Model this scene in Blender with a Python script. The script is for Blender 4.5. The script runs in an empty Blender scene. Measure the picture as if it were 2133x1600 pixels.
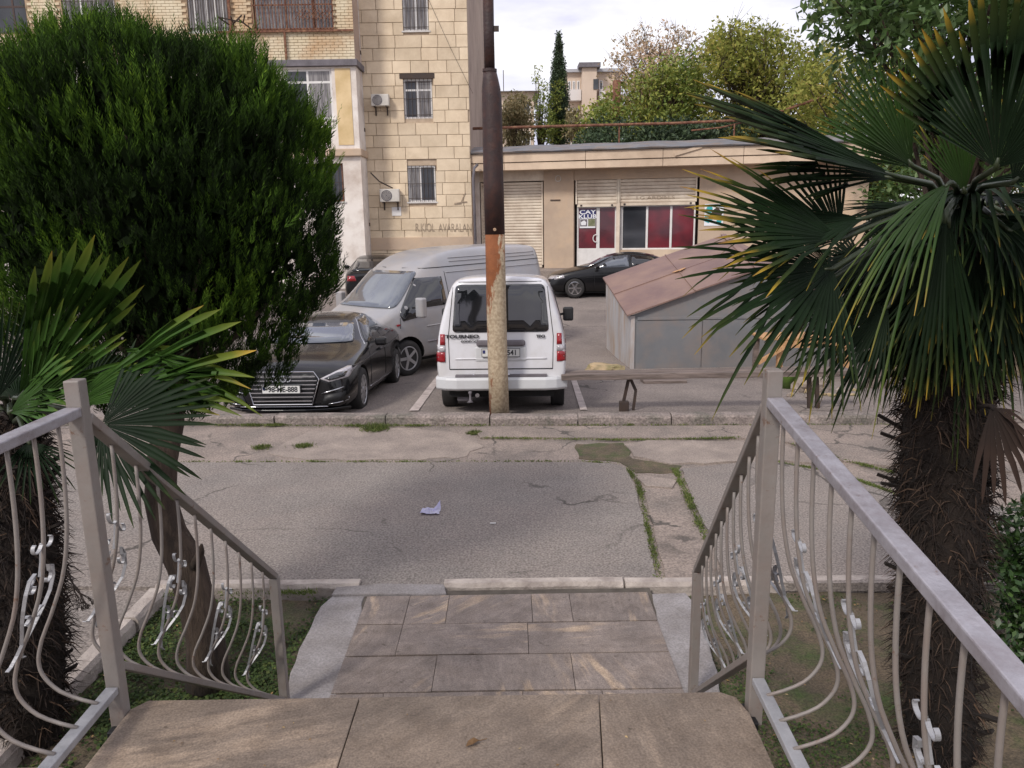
import bpy, bmesh, math, random
import numpy as np
from mathutils import Vector, Matrix
from mathutils.bvhtree import BVHTree
random.seed(7); rng = np.random.default_rng(7)
R = math.radians
S = bpy.context.scene
COL = S.collection
# ---------------------------------------------------------------- camera
CAMH = 2.6; FPX = 1600.0; TILT = 12.17; ROLL = -0.85
CM = (Matrix.Rotation(R(90 - TILT), 3, 'X') @ Matrix.Rotation(R(ROLL), 3, 'Z'))
cam_d = bpy.data.cameras.new('camera'); cam = bpy.data.objects.new('camera', cam_d); COL.objects.link(cam)
cam.matrix_world = Matrix.Translation((0, 0, CAMH)) @ CM.to_4x4()
cam_d.sensor_width = 36; cam_d.lens = FPX / 2133 * 36; cam_d.clip_end = 1500; cam_d.clip_start = 0.05
S.camera = cam
# ---------------------------------------------------------------- sky and sun
SUN_EL, SUN_AZ = 42, 215      # azimuth: where the sun stands, degrees clockwise from +Y
world = bpy.data.worlds.new('World'); S.world = world; world.use_nodes = True
nt = world.node_tree; nt.nodes.clear()
def N(t, kind, **kw):
    n = t.nodes.new(kind)
    for k, v in kw.items():
        if k in n.inputs.keys() if isinstance(k, str) else False: n.inputs[k].default_value = v
        else: setattr(n, k, v)
    return n
sky = N(nt, 'ShaderNodeTexSky', sky_type='NISHITA', sun_disc=False, sun_elevation=R(SUN_EL), sun_rotation=R(SUN_AZ))
tc = N(nt, 'ShaderNodeTexCoord'); mp = N(nt, 'ShaderNodeMapping'); mp.inputs['Scale'].default_value = (1.0, 1.0, 3.2)
n1 = N(nt, 'ShaderNodeTexNoise'); n1.inputs['Scale'].default_value = 2.6; n1.inputs['Detail'].default_value = 6; n1.inputs['Roughness'].default_value = .55
cr = N(nt, 'ShaderNodeValToRGB'); cr.color_ramp.elements[0].position = .40; cr.color_ramp.elements[1].position = .60
cr.color_ramp.elements[0].color = (4.5, 4.4, 5.5, 1); cr.color_ramp.elements[1].color = (7.6, 7.45, 7.7, 1)
mx = N(nt, 'ShaderNodeMixRGB'); mx.inputs[0].default_value = .93
bg = N(nt, 'ShaderNodeBackground'); bg.inputs['Strength'].default_value = .1
out = N(nt, 'ShaderNodeOutputWorld')
L = nt.links.new
L(tc.outputs['Generated'], mp.inputs[0]); L(mp.outputs[0], n1.inputs['Vector']); L(n1.outputs['Fac'], cr.inputs[0])
L(sky.outputs[0], mx.inputs[1]); L(cr.outputs[0], mx.inputs[2]); L(mx.outputs[0], bg.inputs[0]); L(bg.outputs[0], out.inputs[0])
sd = bpy.data.lights.new('sun', 'SUN'); sd.energy = 1.5; sd.angle = R(10); sd.color = (1, .94, .86)
so = bpy.data.objects.new('sun', sd); COL.objects.link(so)
az = R(SUN_AZ); el = R(SUN_EL)
sdir = Vector((math.sin(az) * math.cos(el), math.cos(az) * math.cos(el), math.sin(el)))
so.rotation_euler = sdir.to_track_quat('Z', 'Y').to_euler(); so.location = sdir * 40
S.view_settings.view_transform = 'Standard'; S.view_settings.look = 'None'
S.view_settings.gamma = 1; S.view_settings.exposure = 0.72; S.view_settings.use_curve_mapping = False
S.render.engine = 'CYCLES'
# ---------------------------------------------------------------- measuring: photo pixel -> point of the place
def ray(px, py): return CM @ Vector(((px - 1066.5) / FPX, -(py - 800) / FPX, -1))
def P(px, py, z=0.0):
    d = ray(px, py); t = (z - CAMH) / d.z; return Vector((0, 0, CAMH)) + d * t
def Q(px, py, Y):
    d = ray(px, py); t = Y / d.y; return Vector((0, 0, CAMH)) + d * t
# ---------------------------------------------------------------- materials
MATS = {}
def mat(name, c1, c2=None, scale=3.0, rough=.7, metal=0.0, bump=0.0, bscale=None, c3=None, scale3=.6, amt3=.5, coat=0.0, rand=0.0, detail=6, spec=.5, tint=None, trans=0.0, stretch=None, contrast=(.35, .65), speck=None, world_space=False, crack=None, rust=None):
    m = bpy.data.materials.new(name); m.use_nodes = True; t = m.node_tree; MATS[name] = m
    p = t.nodes['Principled BSDF']; l = t.links.new
    p.inputs['Roughness'].default_value = rough; p.inputs['Metallic'].default_value = metal
    p.inputs['Specular IOR Level'].default_value = spec
    if coat: p.inputs['Coat Weight'].default_value = coat; p.inputs['Coat Roughness'].default_value = .04
    if world_space: vec = t.nodes.new('ShaderNodeNewGeometry').outputs['Position']
    else: vec = t.nodes.new('ShaderNodeTexCoord').outputs['Object']
    if stretch:
        mpn = t.nodes.new('ShaderNodeMapping'); mpn.inputs['Scale'].default_value = stretch; l(vec, mpn.inputs[0]); vec = mpn.outputs[0]
    col = None
    def noise(sc, det=detail, ro=.6):
        n = t.nodes.new('ShaderNodeTexNoise'); n.inputs['Scale'].default_value = sc; n.inputs['Detail'].default_value = det; n.inputs['Roughness'].default_value = ro
        l(vec, n.inputs['Vector']); return n.outputs['Fac']
    def ramp(f, a, b, lo, hi):
        r = t.nodes.new('ShaderNodeValToRGB'); r.color_ramp.elements[0].position = lo; r.color_ramp.elements[1].position = hi
        r.color_ramp.elements[0].color = (*a, 1); r.color_ramp.elements[1].color = (*b, 1); l(f, r.inputs[0]); return r.outputs[0]
    if c2 is None: c2 = tuple(x * .86 for x in c1)
    col = ramp(noise(scale), c1, c2, *contrast)
    if c3 is not None:
        f = ramp(noise(scale3, 7, .65), (0, 0, 0), (1, 1, 1), .5 - .12 * (1 - amt3) + .02, .5 + .25 * (1 - amt3) + .06)
        m3 = t.nodes.new('ShaderNodeMixRGB'); l(f, m3.inputs[0]); l(col, m3.inputs[1]); m3.inputs[2].default_value = (*c3, 1); col = m3.outputs[0]
    if speck:
        f = ramp(noise(speck[0], 2, .5), (speck[1],) * 3, (speck[2],) * 3, .35, .65)
        m4 = t.nodes.new('ShaderNodeMixRGB'); m4.blend_type = 'MULTIPLY'; m4.inputs[0].default_value = 1; l(col, m4.inputs[1]); l(f, m4.inputs[2]); col = m4.outputs[0]
    def vor(sc, w, dist=.5):
        nz = t.nodes.new('ShaderNodeTexNoise'); nz.inputs['Scale'].default_value = sc * 2.2; nz.inputs['Detail'].default_value = 4; l(vec, nz.inputs['Vector'])
        vm = t.nodes.new('ShaderNodeVectorMath'); vm.operation = 'SCALE'; vm.inputs['Scale'].default_value = dist / sc; l(nz.outputs['Color'], vm.inputs[0]); va = t.nodes.new('ShaderNodeVectorMath'); va.operation = 'ADD'; l(vec, va.inputs[0]); l(vm.outputs[0], va.inputs[1])
        v_ = t.nodes.new('ShaderNodeTexVoronoi'); v_.feature = 'DISTANCE_TO_EDGE'; v_.inputs['Scale'].default_value = sc; l(va.outputs[0], v_.inputs['Vector']); return ramp(v_.outputs['Distance'], (1, 1, 1), (0, 0, 0), w * .4, w)
    if crack:
        gt_ = ramp(noise(crack[0] * .8, 3), (0, 0, 0), (crack[2],) * 3, .50, .58); cm_ = t.nodes.new('ShaderNodeMixRGB'); cm_.blend_type = 'MULTIPLY'; cm_.inputs[0].default_value = 1; l(vor(crack[0], crack[1]), cm_.inputs[1]); l(gt_, cm_.inputs[2])
        m6 = t.nodes.new('ShaderNodeMixRGB'); l(cm_.outputs[0], m6.inputs[0]); l(col, m6.inputs[1]); m6.inputs[2].default_value = (.05, .045, .04, 1); col = m6.outputs[0]
    if rust:
        f = ramp(noise(rust[0], 8, .75), (0, 0, 0), (rust[1],) * 3, .60, .66); m7 = t.nodes.new('ShaderNodeMixRGB'); l(f, m7.inputs[0]); l(col, m7.inputs[1]); m7.inputs[2].default_value = (.13, .06, .03, 1); col = m7.outputs[0]
    if rand:
        oi = t.nodes.new('ShaderNodeObjectInfo'); hs = t.nodes.new('ShaderNodeHueSaturation')
        mr = t.nodes.new('ShaderNodeMapRange'); mr.inputs['To Min'].default_value = 1 - rand; mr.inputs['To Max'].default_value = 1 + rand
        l(oi.outputs['Random'], mr.inputs[0]); l(mr.outputs[0], hs.inputs['Value']); l(col, hs.inputs['Color']); col = hs.outputs[0]
    if tint is not None:      # per-face attribute "tint": towards a second leaf colour
        at = t.nodes.new('ShaderNodeAttribute'); at.attribute_name = 'tint'
        r = t.nodes.new('ShaderNodeValToRGB'); els = r.color_ramp.elements
        els[0].position = tint[0][0]; els[0].color = (*tint[0][1], 1); els[1].position = tint[-1][0]; els[1].color = (*tint[-1][1], 1)
        for ps, c in tint[1:-1]: e = els.new(ps); e.color = (*c, 1)
        l(at.outputs['Fac'], r.inputs[0])
        m5 = t.nodes.new('ShaderNodeMixRGB'); m5.blend_type = 'MULTIPLY'; m5.inputs[0].default_value = 1
        gain = ramp(noise(scale), (1.25,) * 3, (.75,) * 3, .35, .65)
        l(r.outputs[0], m5.inputs[1]); l(gain, m5.inputs[2]); col = m5.outputs[0]
    l(col, p.inputs['Base Color'])
    if bump:
        b = t.nodes.new('ShaderNodeBump'); b.inputs['Strength'].default_value = bump; b.inputs['Distance'].default_value = .02
        l(noise(bscale or scale * 6, 8, .65), b.inputs['Height']); l(b.outputs[0], p.inputs['Normal'])
    if trans:
        tr = t.nodes.new('ShaderNodeBsdfTranslucent'); l(col, tr.inputs[0]); ms = t.nodes.new('ShaderNodeMixShader'); ms.inputs[0].default_value = trans
        l(p.outputs[0], ms.inputs[1]); l(tr.outputs[0], ms.inputs[2]); l(ms.outputs[0], t.nodes['Material Output'].inputs[0])
    return m
# ---------------------------------------------------------------- mesh building
class MB:
    def __init__(s): s.v = []; s.f = []
    def add(s, vs, fs):
        o = len(s.v); s.v += [tuple(v) for v in vs]; s.f += [tuple(i + o for i in f) for f in fs]; return s
    def box(s, x0, x1, y0, y1, z0, z1, M=None):
        vs = [Vector((x, y, z)) for z in (z0, z1) for y in (y0, y1) for x in (x0, x1)]
        if M is not None: vs = [M @ v for v in vs]
        return s.add(vs, [(0, 2, 3, 1), (4, 5, 7, 6), (0, 1, 5, 4), (1, 3, 7, 5), (3, 2, 6, 7), (2, 0, 4, 6)])
    def beam(s, a, b, w, h, up=Vector((0, 0, 1))):
        a = Vector(a); b = Vector(b); d = (b - a).normalized(); sx = d.cross(up)
        if sx.length < 1e-4: sx = d.cross(Vector((0, 1, 0)))
        sx.normalize(); sz = sx.cross(d).normalized()
        vs = [p + sx * (i * w / 2) + sz * (j * h / 2) for p in (a, b) for (i, j) in ((-1, -1), (1, -1), (1, 1), (-1, 1))]
        return s.add(vs, [(3, 2, 1, 0), (4, 5, 6, 7), (0, 1, 5, 4), (1, 2, 6, 5), (2, 3, 7, 6), (3, 0, 4, 7)])
    def tube(s, pts, r, n=8, cap=True):
        pts = [Vector(p) for p in pts]; rs = r if isinstance(r, (list, tuple)) else [r] * len(pts); o = len(s.v); ref = None
        for i, p in enumerate(pts):
            d = (pts[min(i + 1, len(pts) - 1)] - pts[max(i - 1, 0)]).normalized()
            if ref is None: ref = d.orthogonal().normalized()
            ref = (ref - d * ref.dot(d)).normalized(); b = d.cross(ref)
            for k in range(n):
                a = 2 * math.pi * k / n; s.v.append(tuple(p + (ref * math.cos(a) + b * math.sin(a)) * rs[i]))
        for i in range(len(pts) - 1):
            for k in range(n): s.f.append((o + i * n + k, o + i * n + (k + 1) % n, o + (i + 1) * n + (k + 1) % n, o + (i + 1) * n + k))
        if cap: s.f.append(tuple(o + k for k in reversed(range(n)))); s.f.append(tuple(o + (len(pts) - 1) * n + k for k in range(n)))
        return s
    def prism(s, poly, z0, z1, M=None):
        n = len(poly); vs = [Vector((x, y, z0)) for x, y in poly] + [Vector((x, y, z1)) for x, y in poly]
        if M is not None: vs = [M @ v for v in vs]
        return s.add(vs, [tuple(reversed(range(n))), tuple(range(n, 2 * n))] + [(i, (i + 1) % n, n + (i + 1) % n, n + i) for i in range(n)])
    def lathe(s, prof, n=16, M=None):
        vs = []; fs = []
        for r_, z in prof:
            for k in range(n):
                a = 2 * math.pi * k / n; v = Vector((r_ * math.cos(a), r_ * math.sin(a), z)); vs.append(M @ v if M is not None else v)
        for i in range(len(prof) - 1):
            for k in range(n): fs.append((i * n + k, i * n + (k + 1) % n, (i + 1) * n + (k + 1) % n, (i + 1) * n + k))
        fs.append(tuple(reversed(range(n)))); fs.append(tuple((len(prof) - 1) * n + k for k in range(n)))
        return s.add(vs, fs)
    def ribbon(s, pts, w, nrm, th=.003):
        # flat bar following pts, width along nrm (vector or list), thickness in the plane
        pts = [Vector(p) for p in pts]; o = len(s.v); n = len(pts)
        for i, p in enumerate(pts):
            d = (pts[min(i + 1, n - 1)] - pts[max(i - 1, 0)]).normalized(); nn = nrm[i] if isinstance(nrm, list) else nrm; nn = Vector(nn).normalized(); t_ = d.cross(nn).normalized()
            for (i_, j_) in ((-1, -1), (1, -1), (1, 1), (-1, 1)): s.v.append(tuple(p + nn * (i_ * w / 2) + t_ * (j_ * th / 2)))
        for i in range(n - 1):
            for k in range(4): s.f.append((o + 4 * i + k, o + 4 * i + (k + 1) % 4, o + 4 * i + 4 + (k + 1) % 4, o + 4 * i + 4 + k))
        s.f.append((o + 3, o + 2, o + 1, o)); s.f.append(tuple(o + 4 * (n - 1) + k for k in range(4)))
        return s
    def mesh(s, name, m, shift=None, smooth=False):
        me = bpy.data.meshes.new(name)
        vs = s.v if shift is None else [tuple(Vector(v) - shift) for v in s.v]
        me.from_pydata(vs, [], s.f); me.materials.append(m)
        bm = bmesh.new(); bm.from_mesh(me); bmesh.ops.recalc_face_normals(bm, faces=bm.faces); bm.to_mesh(me); bm.free()
        if smooth: me.shade_smooth()
        return me
def link(name, data, parent=None):
    o = bpy.data.objects.new(name, data); COL.objects.link(o)
    if parent is not None: o.parent = parent
    return o
def wpos(o):
    v = Vector((0, 0, 0))
    while o is not None: v = v + o.location; o = o.parent
    return v
def obj(name, mb, m, parent=None, smooth=False, bevel=0, local=False, segs=2, autosm=None):
    """one mesh object. World coordinates unless local; shifted into the parent's frame (parents built this way are unrotated)."""
    shift = None if (local or parent is None) else wpos(parent)
    me = mb.mesh(name, m, shift, smooth)
    o = link(name, me, parent)
    if bevel:
        b = o.modifiers.new('bevel', 'BEVEL'); b.width = bevel; b.segments = segs; b.limit_method = 'ANGLE'; b.angle_limit = R(35)
    return o
def tag(o, label=None, cat=None, group=None, kind=None):
    if label: o['label'] = label
    if cat: o['category'] = cat
    if group: o['group'] = group
    if kind: o['kind'] = kind
    return o
def thing(name, loc, label, cat, group=None, rz=0, kind=None):
    o = link(name, None); o.location = loc; o.rotation_euler = (0, 0, rz); o.empty_display_size = .2
    return tag(o, label, cat, group, kind)
def copy_tree(o, parent=None):
    c = o.copy(); COL.objects.link(c); c.parent = parent
    for ch in list(o.children): copy_tree(ch, c)
    return c
def text_mesh(txt, size, depth=.002, font_scale=(1, 1), bold=0.0):
    cu = bpy.data.curves.new('lettering', 'FONT'); cu.body = txt; cu.size = size; cu.extrude = depth; cu.align_x = 'CENTER'; cu.align_y = 'CENTER'; cu.offset = bold
    o = bpy.data.objects.new('lettering', cu); COL.objects.link(o)
    dg = bpy.context.evaluated_depsgraph_get(); me = bpy.data.meshes.new_from_object(o.evaluated_get(dg))
    bpy.data.objects.remove(o); bpy.data.curves.remove(cu)
    for v in me.vertices: v.co.x *= font_scale[0]; v.co.y *= font_scale[1]
    return me
def text(txt, size, m, M, parent, depth=.002, fs=(1, 1), bold=0.0, name='lettering'):
    me = text_mesh(txt, size, depth, fs, bold); me.transform(M); me.materials.clear(); me.materials.append(m)
    return link(name, me, parent)
def np_mesh(name, verts, quads, m, tint=None, tint_pt=None, smooth=False):
    """verts (N,3), quads (M,k) ints"""
    me = bpy.data.meshes.new(name); k = quads.shape[1]; nf = len(quads)
    me.vertices.add(len(verts)); me.vertices.foreach_set('co', np.ascontiguousarray(verts, dtype=np.float32).ravel())
    me.loops.add(nf * k); me.loops.foreach_set('vertex_index', np.ascontiguousarray(quads, dtype=np.int32).ravel())
    me.polygons.add(nf); me.polygons.foreach_set('loop_start', np.arange(0, nf * k, k, dtype=np.int32)); me.polygons.foreach_set('loop_total', np.full(nf, k, dtype=np.int32))
    me.update(calc_edges=True); me.materials.append(m)
    if tint is not None:
        a = me.attributes.new('tint', 'FLOAT', 'FACE'); a.data.foreach_set('value', np.ascontiguousarray(tint, dtype=np.float32))
    if tint_pt is not None:
        a = me.attributes.new('tint', 'FLOAT', 'POINT'); a.data.foreach_set('value', np.ascontiguousarray(tint_pt, dtype=np.float32))
    if smooth: me.shade_smooth()
    return me
def unit(a): return a / (np.linalg.norm(a, axis=-1, keepdims=True) + 1e-9)
def leaf_quads(pos, axis, nrm, length, width):
    """rhombic leaves: pos base (N,3), axis unit, nrm unit, length (N,), width (N,)"""
    sd_ = unit(np.cross(axis, nrm)); l_ = length[:, None]; w_ = width[:, None]
    a = pos; b = pos + axis * l_ * .45 + sd_ * w_ * .5 + nrm * l_ * .06; c = pos + axis * l_; d = pos + axis * l_ * .45 - sd_ * w_ * .5 + nrm * l_ * .06
    v = np.stack([a, b, c, d], 1).reshape(-1, 3); q = np.arange(len(v)).reshape(-1, 4)
    return v, q
def leaf_cloud(name, clumps, per, size, m, parent, seed=1, flat=.8, up=.3, aspect=.5):
    """clumps: list of (centre, radius). Leaves concentrated near each clump's shell."""
    g = np.random.default_rng(seed); ps = []; tn = []
    for (c, r) in clumps:
        n = max(4, int(per * r * r)); d = unit(g.normal(size=(n, 3))); rad = r * g.uniform(.35, 1, (n, 1)) ** .6
        ps.append(np.array(c) + d * rad * np.array([1, 1, flat])); tn.append(np.clip(g.normal(g.uniform(.25, .75), .16, n), 0, 1))
    ps = np.concatenate(ps); tn = np.concatenate(tn); n = len(ps)
    ax = unit(g.normal(size=(n, 3)) + np.array([0, 0, -up])); nr = unit(np.cross(ax, g.normal(size=(n, 3)) + np.array([0, 0, .01]))); nr = unit(nr + np.array([0, 0, .6])*np.sign(nr[:, 2:3]+1e-6)); nr = unit(nr - ax * (nr * ax).sum(1, keepdims=True))
    ln = size * g.uniform(.6, 1.3, n)
    v, q = leaf_quads(ps, ax, nr, ln, ln * aspect)
    sh = np.array(wpos(parent)) if parent is not None else 0
    return link(name, np_mesh(name, v - sh, q, m, tint=tn), parent)
# ================================================================ material set
mat('asphalt', (.225, .200, .182), (.19, .168, .154), scale=1.7, rough=.95, spec=.25, bump=.4, bscale=60, c3=(.25, .21, .185), scale3=.6, amt3=.2, speck=(60, .68, 1.34), crack=(.55, .012, .75), world_space=True)
mat('old_concrete', (.29, .235, .20), (.21, .172, .148), scale=1.5, rough=.95, bump=.9, bscale=22, c3=(.165, .142, .125), scale3=1.3, amt3=.5, speck=(60, .72, 1.28), crack=(1.1, .02, .8), world_space=True)
mat('patch_concrete', (.32, .265, .225), (.23, .19, .165), scale=2.5, rough=.95, bump=.9, bscale=16, c3=(.2, .165, .145), scale3=1.8, amt3=.5, speck=(70, .8, 1.2), world_space=True)
mat('lot_asphalt', (.225, .192, .175), (.175, .15, .138), scale=.9, rough=.95, spec=.25, bump=.5, bscale=50, c3=(.27, .23, .205), scale3=.35, amt3=.45, speck=(40, .75, 1.25), crack=(.5, .012, .8), world_space=True)
mat('soil', (.135, .1, .065), (.075, .06, .04), scale=3.5, rough=1, bump=1.0, bscale=26, c3=(.05, .075, .02), scale3=3.2, amt3=.55, speck=(80, .7, 1.3), world_space=True)
mat('dirt', (.22, .165, .12), (.14, .11, .08), scale=1.2, rough=1, bump=.9, bscale=18, c3=(.09, .1, .045), scale3=.5, world_space=True)
mat('cement', (.30, .28, .28), (.235, .215, .21), scale=4, rough=.9, bump=.6, bscale=30, c3=(.17, .15, .14), scale3=2.2, amt3=.35, speck=(70, .85, 1.15), world_space=True)
mat('kerb_white', (.52, .455, .405), (.36, .31, .28), scale=5, rough=.9, bump=.9, bscale=28, c3=(.22, .18, .16), scale3=4.5, amt3=.45, world_space=True)
mat('kerb_grey', (.30, .25, .225), (.2, .165, .15), scale=5, rough=.95, bump=1.0, bscale=30, c3=(.13, .12, .10), scale3=3.5, amt3=.5, speck=(40, .7, 1.3), world_space=True)
mat('line_paint', (.5, .43, .4), (.3, .25, .23), scale=6, rough=.8, world_space=True, contrast=(.45, .7))
mat('railing_paint', (.22, .198, .182), (.185, .165, .152), scale=9, rough=.5, bump=.12, bscale=40, c3=(.2, .16, .14), scale3=7, amt3=.3, rust=(16, .8))
mat('silver_paint', (.36, .36, .375), (.27, .27, .285), scale=14, rough=.45, metal=.3, bump=.2, bscale=50)
mat('rail_top', (.40, .385, .42), (.30, .285, .31), scale=9, rough=.42, metal=.35, bump=.25, bscale=35, c3=(.22, .19, .2), scale3=14, amt3=.3, rust=(22, .6))
mat('grass', (.08, .13, .02), (.04, .08, .012), scale=2, rough=.8, tint=[(0, (.05, .075, .018)), (.6, (.12, .165, .035)), (1, (.22, .22, .08))], trans=.3, world_space=True)
mat('clover', (.08, .13, .02), (.04, .08, .012), scale=3, rough=.8, tint=[(0, (.02, .04, .01)), (.6, (.055, .095, .018)), (1, (.12, .14, .035))], trans=.25, world_space=True)
mat('joint', (.1, .085, .07), (.06, .05, .04), scale=8, rough=1, world_space=True)
mat('black_plastic', (.012, .012, .013), (.008, .008, .009), scale=5, rough=.5)
mat('rubber', (.018, .017, .017), (.028, .026, .025), scale=12, rough=.85)
def stone_mat(name, base, dark, vein, wscale=3.0, rough=.62, veinamt=.55):
    """flaggy sandstone: each slab turns its own veins (object random)"""
    m = bpy.data.materials.new(name); m.use_nodes = True; t = m.node_tree; MATS[name] = m; l = t.links.new; p = t.nodes['Principled BSDF']
    p.inputs['Roughness'].default_value = rough
    g = t.nodes.new('ShaderNodeNewGeometry'); oi = t.nodes.new('ShaderNodeObjectInfo')
    vr = t.nodes.new('ShaderNodeVectorRotate'); vr.rotation_type = 'Z_AXIS'
    ml = t.nodes.new('ShaderNodeMath'); ml.operation = 'MULTIPLY'; ml.inputs[1].default_value = 23.0; l(oi.outputs['Random'], ml.inputs[0])
    l(g.outputs['Position'], vr.inputs['Vector']); l(ml.outputs[0], vr.inputs['Angle'])
    mpn = t.nodes.new('ShaderNodeMapping'); mpn.inputs['Scale'].default_value = (.8, 3.8, 1); l(vr.outputs[0], mpn.inputs[0])
    def noise(v, sc, de=6, ro=.6):
        n = t.nodes.new('ShaderNodeTexNoise'); n.inputs['Scale'].default_value = sc; n.inputs['Detail'].default_value = de; n.inputs['Roughness'].default_value = ro; l(v, n.inputs['Vector']); return n.outputs['Fac']
    def ramp(f, a, b, lo, hi):
        r = t.nodes.new('ShaderNodeValToRGB'); r.color_ramp.elements[0].position = lo; r.color_ramp.elements[1].position = hi; r.color_ramp.elements[0].color = (*a, 1); r.color_ramp.elements[1].color = (*b, 1); l(f, r.inputs[0]); return r.outputs[0]
    c = ramp(noise(g.outputs['Position'], 3.2), base, dark, .3, .7)
    # bands present only in part of each slab
    band = ramp(noise(mpn.outputs[0], wscale, 4, .55), (0, 0, 0), (1, 1, 1), .5, .62)
    gate = ramp(noise(vr.outputs[0], 1.15, 2), (0, 0, 0), (veinamt,) * 3, .44, .56)
    mu = t.nodes.new('ShaderNodeMixRGB'); mu.blend_type = 'MULTIPLY'; mu.inputs[0].default_value = 1; l(band, mu.inputs[1]); l(gate, mu.inputs[2])
    m1 = t.nodes.new('ShaderNodeMixRGB'); l(mu.outputs[0], m1.inputs[0]); l(c, m1.inputs[1]); m1.inputs[2].default_value = (*vein, 1)
    fine = ramp(noise(mpn.outputs[0], 9, 7, .7), (.87, .86, .85), (1.13, 1.12, 1.10), .36, .64)
    mf = t.nodes.new('ShaderNodeMixRGB'); mf.blend_type = 'MULTIPLY'; mf.inputs[0].default_value = 1; l(m1.outputs[0], mf.inputs[1]); l(fine, mf.inputs[2]); m1 = mf
    blot = ramp(noise(g.outputs['Position'], 7, 5, .65), (.84, .82, .80), (1.1, 1.1, 1.1), .38, .62)
    mf = t.nodes.new('ShaderNodeMixRGB'); mf.blend_type = 'MULTIPLY'; mf.inputs[0].default_value = 1; l(m1.outputs[0], mf.inputs[1]); l(blot, mf.inputs[2]); m1 = mf
    # dark spots
    sp = ramp(noise(g.outputs['Position'], 26, 3, .5), (1, 1, 1), (.6, .58, .55), .66, .74)
    gr = ramp(noise(g.outputs['Position'], 130, 2, .5), (.78,) * 3, (1.22,) * 3, .35, .65)
    m2 = t.nodes.new('ShaderNodeMixRGB'); m2.blend_type = 'MULTIPLY'; m2.inputs[0].default_value = 1; l(m1.outputs[0], m2.inputs[1]); l(sp, m2.inputs[2])
    m3 = t.nodes.new('ShaderNodeMixRGB'); m3.blend_type = 'MULTIPLY'; m3.inputs[0].default_value = 1; l(m2.outputs[0], m3.inputs[1]); l(gr, m3.inputs[2])
    hs = t.nodes.new('ShaderNodeHueSaturation'); mr = t.nodes.new('ShaderNodeMapRange'); mr.inputs['To Min'].default_value = .88; mr.inputs['To Max'].default_value = 1.12
    l(oi.outputs['Random'], mr.inputs[0]); l(mr.outputs[0], hs.inputs['Value']); l(m3.outputs[0], hs.inputs['Color']); l(hs.outputs[0], p.inputs['Base Color'])
    b = t.nodes.new('ShaderNodeBump'); b.inputs['Strength'].default_value = .35; b.inputs['Distance'].default_value = .012
    ad = t.nodes.new('ShaderNodeMath'); ad.operation = 'ADD'; l(noise(mpn.outputs[0], 5, 8, .7), ad.inputs[0]); l(noise(g.outputs['Position'], 40, 4), ad.inputs[1]); l(ad.outputs[0], b.inputs['Height']); l(b.outputs[0], p.inputs['Normal'])
    return m
stone_mat('path_tile', (.225, .185, .163), (.165, .138, .125), (.39, .30, .22), veinamt=.95)
stone_mat('landing_slab', (.215, .168, .13), (.145, .115, .092), (.31, .24, .18), wscale=2.6, veinamt=.95)
M_ = MATS
# ================================================================ ground
_gy = [-60, 9.72, 10.2, 15, 17.5, 22, 26.2, 28.0, 34, 400]; _gz = [0, 0, -.02, -.39, -.45, -.22, .05, .70, .8, .8]
def gz(y): return float(np.interp(y, _gy, _gz))
def grid(name, x0, x1, ys, xs_n, zf, m, parent=None, kind='structure', jitter=0):
    xs = np.linspace(x0, x1, xs_n); v = []; f = []
    for y in ys:
        for x in xs: v.append((x, y, zf(x, y)))
    n = len(xs)
    for j in range(len(ys) - 1):
        for i in range(n - 1): f.append((j * n + i, j * n + i + 1, (j + 1) * n + i + 1, (j + 1) * n + i))
    mb = MB(); mb.v = v; mb.f = f; o = obj(name, mb, m, parent, smooth=True); tag(o, kind=kind); return o
ys_far = [-60, -10, 0, 3, 5, 7, 9, 9.72, 10, 11, 12, 13, 14, 15, 16, 17, 18, 19, 20, 21, 22, 23, 24, 25, 26, 27, 28, 29, 30, 34, 60, 120, 400]
grid('ground', -300, 300, ys_far, 4, lambda x, y: gz(y) - .1, M_['dirt'])
grid('parking_lot', -32, 34, [y for y in ys_far if 9.7 <= y <= 28.3], 30, lambda x, y: gz(y) + .006 * math.sin(x * 1.3 + y), M_['lot_asphalt'])
grid('verge', -32, 16, [5.2, 6, 7, 8, 9, 9.75], 2, lambda x, y: -.004, M_['old_concrete'])
grid('side_path', -12, -2.62, [-3, 0, 2, 3, 4, 5.2], 2, lambda x, y: -.012, M_['asphalt'])
pv = MB(); pv.prism([(-14, 27.7), (12, 27.1), (12, 34), (-14, 34)], .3, .8); tag(obj('pavement', pv, M_['patch_concrete'], bevel=.03), kind='structure')
def outline(pts, z, step=.12, amp=.02, seed=0):
    g = random.Random(seed); w = [P(x, y, z) for x, y in pts]; o = []
    for i in range(len(w)):
        a, b = w[i], w[(i + 1) % len(w)]; n = max(1, min(60, int((b - a).length / step)))
        for k in range(n):
            p = a.lerp(b, k / n); q = amp if k else 0
            o.append((p.x + g.uniform(-q, q), p.y + g.uniform(-q, q)))
    return o
def patch(name, pts, z0, z1, m, amp=.02, seed=0, bev=.004):
    mb = MB(); poly = outline(pts, z1, amp=amp, seed=seed); mb.prism(poly, z0, z1); return tag(obj(name, mb, m), kind='structure')
patch('lane_asphalt', [(-900, 1228), (-900, 985), (390, 963), (1205, 963), (1270, 964), (1306, 975), (1322, 1010), (1340, 1080), (1355, 1150), (1372, 1216)], -.05, .014, M_['asphalt'], .009, 1)
patch('lane_strip', [(1392, 1214), (1372, 1150), (1356, 1080), (1342, 1020), (1330, 995), (1404, 985), (1424, 1040), (1448, 1090), (1474, 1130), (1488, 1214)], -.05, .008, M_['old_concrete'], .01, 2)
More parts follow.
